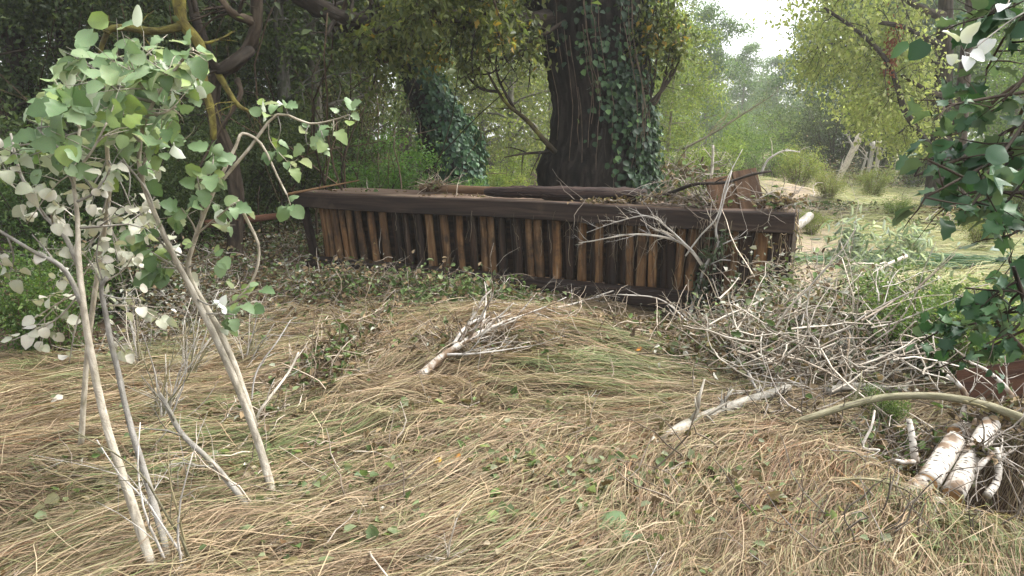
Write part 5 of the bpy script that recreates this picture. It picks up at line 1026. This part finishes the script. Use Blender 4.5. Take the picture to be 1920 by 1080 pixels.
spray(sC, pC3[-1], P(545, 385, 3.0), .05, 4, 'poplar', .065, .003, 2)
pC4 = stem(sC, [at_sap(pC2, .9), P(470, 275, 3.05), P(520, 215, 3.1), P(580, 232, 3.12), P(625, 225, 3.15), P(655, 215, 3.15)], .008, .003, n=16, nm='branch')
for (f, px, py, n) in ((1, 655, 225, 4), (.8, 625, 245, 3), (.6, 575, 270, 5), (.5, 530, 190, 4), (.4, 495, 215, 6), (.45, 520, 270, 5), (.7, 610, 265, 3), (.35, 545, 310, 4)): spray(sC, at_sap(pC4, f), P(px, py, 3.1), .06, n, 'poplar', .065, .003, 2)
pC5 = stem(sC, [P(445, 375, 3.0), P(462, 410, 3.0), P(485, 460, 3.02), P(480, 510, 3.02), P(460, 545, 3.0), P(430, 572, 3.0)], .008, .004, n=14, nm='branch')
for (f, px, py, n) in ((.9, 500, 540, 3), (1, 470, 575, 4), (.8, 420, 545, 3)): spray(sC, at_sap(pC5, f), P(px, py, 3.0), .05, n, 'poplar', .065, .003, 2)
b7 = G(150, 860)
sD = thing('poplar_sapling', b7, 'slim poplar sapling behind the forked one, spreading a flat dome of grey-green leaves', 'sapling', 'pale poplar saplings on the left')
pD = stem(sD, [b7, P(165, 650, 3.3), P(185, 500, 3.3), P(205, 360, 3.25), P(200, 260, 3.2), P(215, 180, 3.2), P(235, 120, 3.2)], .015, .005)
for (f, px, py, rad, n, sz) in ((1, 200, 120, .17, 18, .085), (1, 280, 100, .17, 18, .09), (.95, 140, 150, .17, 18, .085), (.9, 330, 170, .17, 16, .085), (.9, 90, 215, .17, 16, .08), (.9, 260, 215, .17, 18, .085), (.85, 160, 260, .17, 14, .08), (.8, 340, 265, .15, 10, .08), (.75, 30, 275, .15, 12, .075), (.95, 390, 140, .1, 5, .085)):
    spray(sD, at_sap(pD, f), P(px, py, 3.15), rad, n, 'poplar', sz, .006, 5, .7)
for (f, px, py, n) in ((.7, 240, 380, 10), (.6, 120, 400, 10), (.6, 270, 450, 10), (.55, 160, 480, 10), (.5, 230, 530, 10), (.45, 100, 540, 9), (.6, 50, 420, 9), (.5, 320, 470, 8), (.45, 270, 590, 8), (.4, 60, 620, 9), (.4, 200, 620, 7)):
    spray(sD, at_sap(pD, f), P(px, py, 3.2), .14, n, 'pale', .055, .004, 4, .5)
b4 = G(482, 972)
r, _ = branch_thing('snapped_sapling', 'thin snapped sapling leaning left, low between the other pale stems', 'sapling', [b4, P(430, 905, 2.78), P(390, 860, 2.8), P(340, 812, 2.85), P(312, 760, 2.9), P(298, 738, 2.9)], .014, .010, M['sap'], 4, .3, 1, group=None)
def dry_weed(label, base, h, lean, n):
    root = thing('dry_weed', base, label, 'weed')
    for k in range(n):
        d = nrm(np.array([lean + random.uniform(-.32, .32), random.uniform(-.2, .2), 1])); mb = MB(); twig_into(mb, base + RNG.normal(0, .02, 3) * [1, 1, 0], d, h * random.uniform(.6, 1.1), .006, 2, None, 0, .16, 5); part('stalk', mb, M['pole_green'] if k % 2 else M['twig'], root)
dry_weed('dry branching weed standing between the thin sapling and the broken one', G(352, 1075), .85, -.06, 5)
dry_weed('dry twiggy weed behind, right of the snapped thin stem', G(300, 800), .65, .2, 9)
dry_weed('single dry stalk standing upright near the bottom middle', G(833, 1078), .42, .06, 1)
dry_weed('dry twiggy weed clump behind the broken double sapling', G(350, 720), .7, .3, 11)
dry_weed('dry pale weed clump left of the weed behind the broken double sapling', G(262, 700), .6, -.1, 9)
dry_weed('dry pale weed standing right of the broken double sapling', G(460, 690), .5, .2, 7)
branch_thing('dead_branch', 'curved dead twig rising right of the broken double sapling', 'twig', [G(482, 800), P(488, 770, 3.6), P(540, 700, 3.75), P(560, 660, 3.8)], .010, .005, M['twig'], 3, .2, 0)
branch_thing('dead_branch', 'forked pale twig lying on the straw at the bottom, left of centre', 'twig', [G(470, 1080) + [0, 0, .03], G(530, 1030) + [0, 0, .06], G(600, 1005) + [0, 0, .05]], .008, .005, M['twig'], 3, .2, 0)
branch_thing('dead_branch', 'long bare slanting twig left of the weed clump', 'twig', [G(470, 780), P(480, 700, 3.9), P(520, 640, 4.0), P(545, 600, 4.1)], .006, .003, M['twig'], 2, .15, 0)

# ------------------------------------------------------------------ overhanging foliage on the right
LM, LS = 1.3, .66
b5 = onground(1.95, 1.75)
sR = thing('leafy_sapling', b5, 'dark green broad-leaved sapling leaning in from the upper right edge, very near', 'sapling')
pR = stem(sR, [b5, P(2050, 800, 1.85), P(2010, 500, 1.9), P(1975, 250, 1.95), P(1950, 50, 2.0), P(1930, -150, 2.05)], .03, .015, 'bark_dark')
for (f, px, py, rad, n, sz) in ((.95, 1850, 30, .14, 16, .085), (.9, 1890, 80, .12, 14, .085), (.85, 1850, 130, .14, 14, .08), (.8, 1880, 190, .14, 18, .085), (.75, 1830, 230, .12, 14, .08), (.75, 1880, 290, .14, 16, .09), (.7, 1840, 340, .13, 14, .085), (.65, 1780, 330, .12, 10, .08), (.65, 1880, 390, .14, 16, .09), (.6, 1810, 400, .12, 8, .08), (.55, 1740, 300, .10, 8, .075), (.7, 1770, 200, .10, 7, .07), (.6, 1735, 370, .10, 8, .075), (.6, 1790, 310, .12, 12, .085), (.9, 1800, 60, .12, 8, .08), (.95, 1900, 20, .14, 14, .09), (.55, 1880, 450, .12, 10, .08), (.6, 1715, 330, .10, 8, .07), (.58, 1760, 390, .12, 10, .085)):
    spray(sR, at_sap(pR, f), P(px, py, 1.95 + random.uniform(-.25, .35)), rad * 1.15, n, 'maple', sz, .006, 5, .5, 'bark_dark', (0, -.3, .8))
spray(sR, at_sap(pR, .85), P(1815, 100, 1.85), .06, 6, 'white', .07, .003, 2, .3); spray(sR, at_sap(pR, .93), P(1888, 15, 1.85), .03, 2, 'white', .08, .003, 1, .3)
b6 = onground(1.85, 2.0)
sQ = thing('leafy_sapling', b6, 'low broad-leaved green sapling at the right edge, above the birch logs', 'sapling')
pQ = stem(sQ, [b6, P(2010, 800, 2.05), P(1960, 650, 2.1), P(1920, 560, 2.1), P(1900, 500, 2.1)], .016, .006, 'bark_dark')
for (f, px, py, rad, n, sz) in ((.95, 1885, 520, .12, 14, .085), (.9, 1840, 575, .12, 14, .08), (.8, 1890, 600, .12, 14, .085), (.75, 1780, 620, .11, 12, .075), (.7, 1720, 645, .10, 10, .07), (.7, 1850, 645, .12, 12, .08), (.8, 1810, 540, .10, 8, .07), (.6, 1760, 690, .09, 7, .06), (.9, 1890, 480, .1, 8, .08)):
    spray(sQ, at_sap(pQ, f), P(px, py, 2.1 + random.uniform(-.1, .3)), rad, n, 'maple', sz, .005, 4, .5, 'bark_dark', (0, -.3, .8))
branch_thing('dark_stick', 'dark bare stick crossing the right edge below the green leaves', 'stick', [P(1990, 720, 2.0), P(1920, 655, 2.05), P(1865, 598, 2.1), P(1845, 570, 2.1)], .009, .004, M['bark_dark'], 2, .1, 0)

# ------------------------------------------------------------------ broken trunks and wrack in the clearing
for (a, b, r0, r1, lab) in (((1566, 347), (1614, 252), .10, .13, 'pale broken trunk leaning right in the clearing, longest one'), ((1626, 332), (1638, 265), .08, .06, 'pale broken trunk standing in the clearing, left of the upright pair'), ((1640, 332), (1650, 262), .08, .06, 'pale broken trunk standing in the clearing, right of the upright pair'), ((1612, 332), (1626, 285), .05, .03, 'thin pale broken stem beside the upright pair of trunks'), ((1333, 335), (1337, 272), .035, .02, 'white dead stub standing behind the tilted boards')):
    Y = 24 if a[0] > 1500 else 12
    branch_thing('broken_trunk', lab, 'trunk', [P(*a, Y), P((a[0] + b[0]) / 2 + 1, (a[1] + b[1]) / 2, Y), P(*b, Y)], r0, r1, M['twig'], 3, .8 if Y > 20 else .3, 1, n=10)
branch_thing('dead_branch', 'pale feathery dead branch slanting up beyond the bridge, left of the clearing', 'branch', [P(1280, 280, 13), P(1340, 248, 13), P(1400, 210, 13), P(1450, 178, 13)], .025, .008, M['pole_green'], 10, .6, 1)
branch_thing('dead_branch', 'pale bowed branch standing behind the right end of the bridge', 'branch', [P(1425, 330, 11), P(1440, 300, 11), P(1470, 283, 11), P(1500, 285, 11)], .022, .010, M['twig'], 3, .3, 1)
branch_thing('pale_log', 'short pale log poking out behind the right end of the bridge', 'log', [P(1478, 436, 7.3), P(1500, 420, 7.5), P(1518, 405, 7.8)], .05, .05, M['sap'], 0, .1, 0, sides=10)
wrack('flood_wrack', 'brown wrack bank across the clearing around the pale broken trunks', [(onground(gx(1530, 25), 25), (2.4, 1.5, .7), 500, 160, 160, 110), (onground(gx(1640, 24), 24), (2.0, 1.2, .6), 460, 160, 100, 110), (P(1270, 335, 12), (.7, .5, .35), 300, 100, 60, 70), (onground(10.0, 15.0), (1.6, .7, .12), 420, 60, 20, 50), (P(1230, 350, 10.5), (.5, .5, .3), 150, 100, 0, 40), (onground(gx(1550, 17), 17), (1.5, 1.2, .12), 160, 160, 80, 30), (onground(gx(1480, 14), 14), (.9, 1.0, .16), 120, 120, 50, 30), (onground(gx(1850, 13), 13), (1.4, .8, .25), 260, 300, 120, 40)], big=1.9)
mb = MB(); n = 900; q = np.stack([RNG.normal(gx(1780, 9.0), .8, n), RNG.normal(9.0, .22, n)], 1)
blades(mb, q[:, 0], q[:, 1], RNG.normal(3.1, .15, n), RNG.uniform(.6, 1.2, n), np.full(n, .010), 4, np.array([(0.06, 0.12, 0.05)]) * RNG.uniform(.6, 1.4, (n, 1)), RNG.uniform(.02, .14, n), .3, relief=False)
stuff('flattened_reeds', mb, M['straw'], 'dark green reeds laid flat in the clearing at right', 'reeds')

# ------------------------------------------------------------------ small things in the straw
mb = MB()
CRE = [(870, 900, .16, 16), (960, 895, .16, 26), (990, 880, .12, 18), (1100, 920, .20, 40), (1060, 970, .15, 20), (1270, 915, .16, 26), (1180, 1030, .16, 22), (650, 925, .12, 10), (200, 930, .12, 12), (520, 955, .14, 14), (1400, 880, .16, 22), (1330, 690, .22, 60), (1290, 670, .25, 50), (760, 790, .12, 8), (880, 810, .1, 6), (960, 820, .1, 6), (1340, 940, .18, 26), (1500, 1000, .18, 24), (1250, 1000, .16, 22), (730, 900, .14, 10), (905, 1000, .12, 10), (300, 840, .12, 8), (100, 980, .12, 8), (1390, 1010, .2, 22), (600, 880, .14, 8), (1160, 900, .14, 20), (1600, 1030, .2, 20), (700, 1040, .12, 8), (400, 890, .1, 6), (1040, 790, .12, 8)]
for (px, py, rad, n) in [(a_, b_, c_, int(d_ * 2.0)) for a_, b_, c_, d_ in CRE]:
    c = G(px, py); x = c[0] + RNG.normal(0, rad * .6, n); y = c[1] + RNG.normal(0, rad * .6, n); z = gh(x, y) + RNG.uniform(.025, .10, n)
    mb.leaves(np.stack([x, y, z], 1), RNG.normal(0, 1, (n, 3)) * [1, 1, .45], RNG.normal(0, .5, (n, 3)) + [0, -.2, .8], RNG.uniform(.022, .058, n) * RNG.uniform(.8, 1.25, n), RNG.uniform(.55, .95, n), .25, np.array([(0.15, 0.20, 0.09), (0.22, 0.27, 0.14), (0.11, 0.155, 0.065), (0.28, 0.31, 0.20), (0.20, 0.19, 0.10)])[RNG.integers(0, 5, n)], oval=True)
n = 1300; y = 1.8 + 4.2 * RNG.random(n) ** 1.2; x = RNG.uniform(-1, 1, n) * (.8 + .7 * y); z = gh(x, y) + RNG.uniform(.04, .09, n)
k = ~(y > 7.0 - 0.42 * (x + 2.65)); mb.leaves(np.stack([x, y, z], 1)[k], (RNG.normal(0, 1, (n, 3)) * [1, 1, .3])[k], (RNG.normal(0, .4, (n, 3)) + [0, -.2, .9])[k], RNG.uniform(.02, .045, n)[k], .7, .2, np.array([(0.16, 0.22, 0.09), (0.24, 0.28, 0.14), (0.20, 0.12, 0.06), (0.12, 0.17, 0.07), (0.36, 0.30, 0.2)])[RNG.integers(0, 5, n)][k], oval=True)
stuff('ground_creeper', mb, M['leaf'], 'small green creeper leaves scattered through the foreground straw', 'creeper')
mb = MB(); n = 150; y = 1.9 + 4.5 * RNG.random(n); x = RNG.uniform(-1, 1, n) * (.6 + .65 * y)
for i in range(n): twig_into(mb, onground(x[i], y[i], .07), nrm([random.uniform(-1, 1), random.uniform(-1, 1), .08]), random.uniform(.1, .35), random.uniform(.002, .004), 1, np.array(random.choice([(1, 1, 1), (.6, .52, .45), (.35, .3, .25)])), .05, .25)
stuff('loose_twigs', mb, M['twig'], 'short loose twigs strewn over the straw', 'twigs')
for (px, py, kind, sz, lab, cat) in ((865, 893, 'orange', .06, 'yellow leaf lying right of the dry stalk', 'leaf'), (832, 897, 'orange', .05, 'orange leaf lying left of the dry stalk', 'leaf'), (325, 845, 'orange', .06, 'orange leaf caught at the foot of the dry weed', 'leaf'), (1205, 677, 'orange', .05, 'small yellow leaf on the straw right of the fallen birch', 'leaf'), (1472, 735, 'orange', .07, 'orange leaf at the end of the broken birch branch', 'leaf'), (1190, 1025, 'poplar', .13, 'largest pale green leaf lying at the bottom, right of centre', 'leaf'), (1150, 1050, 'poplar', .09, 'pale green leaf lying just left of the largest one', 'leaf'), (655, 925, 'poplar', .07, 'pale green leaf on the straw right of the broken sapling foot', 'leaf'), (905, 1000, 'poplar', .06, 'pale green leaf on the straw right of the dry stalk, lower down', 'leaf'), (130, 770, 'pale', .07, 'withered white leaf on the straw left of the forked sapling', 'leaf'), (505, 830, 'pale', .08, 'round mauve grey leaf beside the broken double sapling', 'leaf'), (555, 695, 'white', .08, 'white leaf caught in the muddy weed clump', 'leaf')):
    g_ = G(px, py) + [0, 0, .085]; o = put_leaf(kind, None, g_, [random.uniform(-1, 1), random.uniform(-.5, .5), 0], [0, -.4, 1], sz); o.name = 'fallen_leaf'; tag(o, lab, cat)

# ------------------------------------------------------------------ thin stems and vines through the left-hand wood
mb = MB()
for k in range(420):
    px = random.uniform(0, 760); Y = random.uniform(9, 19); x = gx(px, Y); p = onground(x, Y); h = random.uniform(.8, 4.5); n = 8; d = nrm([random.gauss(0, .35), random.gauss(0, .2), 1]); q = [p]
    for i in range(n - 1): d = nrm(d + RNG.normal(0, .16, 3)); q.append(q[-1] + d * h / (n - 1))
    mb.tube(np.array(q), np.linspace(1, .4, n) * random.uniform(.006, .022), 4, col=np.array(random.choice([(1, .95, .85), (.6, .55, .45), (.35, .3, .25), (.8, .85, .6)])))
stuff('woodland_brush', mb, M['twig_brown'], 'thin bare stems and vines standing through the shaded left-hand wood', 'brush')

# fine roots and stems hanging down the bridge front
mb = MB()
for k in range(90):
    px = random.choice([random.uniform(700, 1440), random.gauss(1180, 60), random.gauss(1330, 60)]); Y = bridge_Y(px) - .11; p = P(px, random.uniform(385, 420) + (px - 900) * .06, Y); n = 7; L = random.uniform(.1, .6)
    q = p + np.stack([np.cumsum(RNG.normal(random.uniform(-.015, .015), .012, n)), np.cumsum(RNG.normal(0, .006, n)), np.linspace(0, -L, n)], 1)
    mb.tube(q, random.uniform(.0015, .0035), 3, col=np.array(random.choice([(.5, .42, .3), (.3, .24, .17), (.7, .6, .45)])))
stuff('dangling_roots', mb, M['twig'], 'fine roots and dry stems dangling over the front of the bridge', 'roots')

# ------------------------------------------------------------------ damp air
def haze():
    m, n, l = nodes_of('damp_air'); v = n.new('ShaderNodeVolumePrincipled'); out = n.new('ShaderNodeOutputMaterial')
    v.inputs['Color'].default_value = (.93, .96, .95, 1); v.inputs['Density'].default_value = 0.0016; v.inputs['Anisotropy'].default_value = 0.2
    l.new(v.outputs[0], out.inputs['Volume'])
    lo, hi = np.array([-410., -40., -3.]), np.array([410., 510., 24.])
    V = np.array([[(lo, hi)[i][0], (lo, hi)[j][1], (lo, hi)[k][2]] for i in (0, 1) for j in (0, 1) for k in (0, 1)])
    mb = MB(); mb.add(V, f4=np.array([(0, 1, 3, 2), (4, 6, 7, 5), (0, 4, 5, 1), (2, 3, 7, 6), (0, 2, 6, 4), (1, 5, 7, 3)]))
    o = link('haze', mb.mesh('haze', m, smooth=False), None, 'stuff'); o['label'] = 'thin damp haze filling the air over the flood plain'; o['category'] = 'haze'
haze()
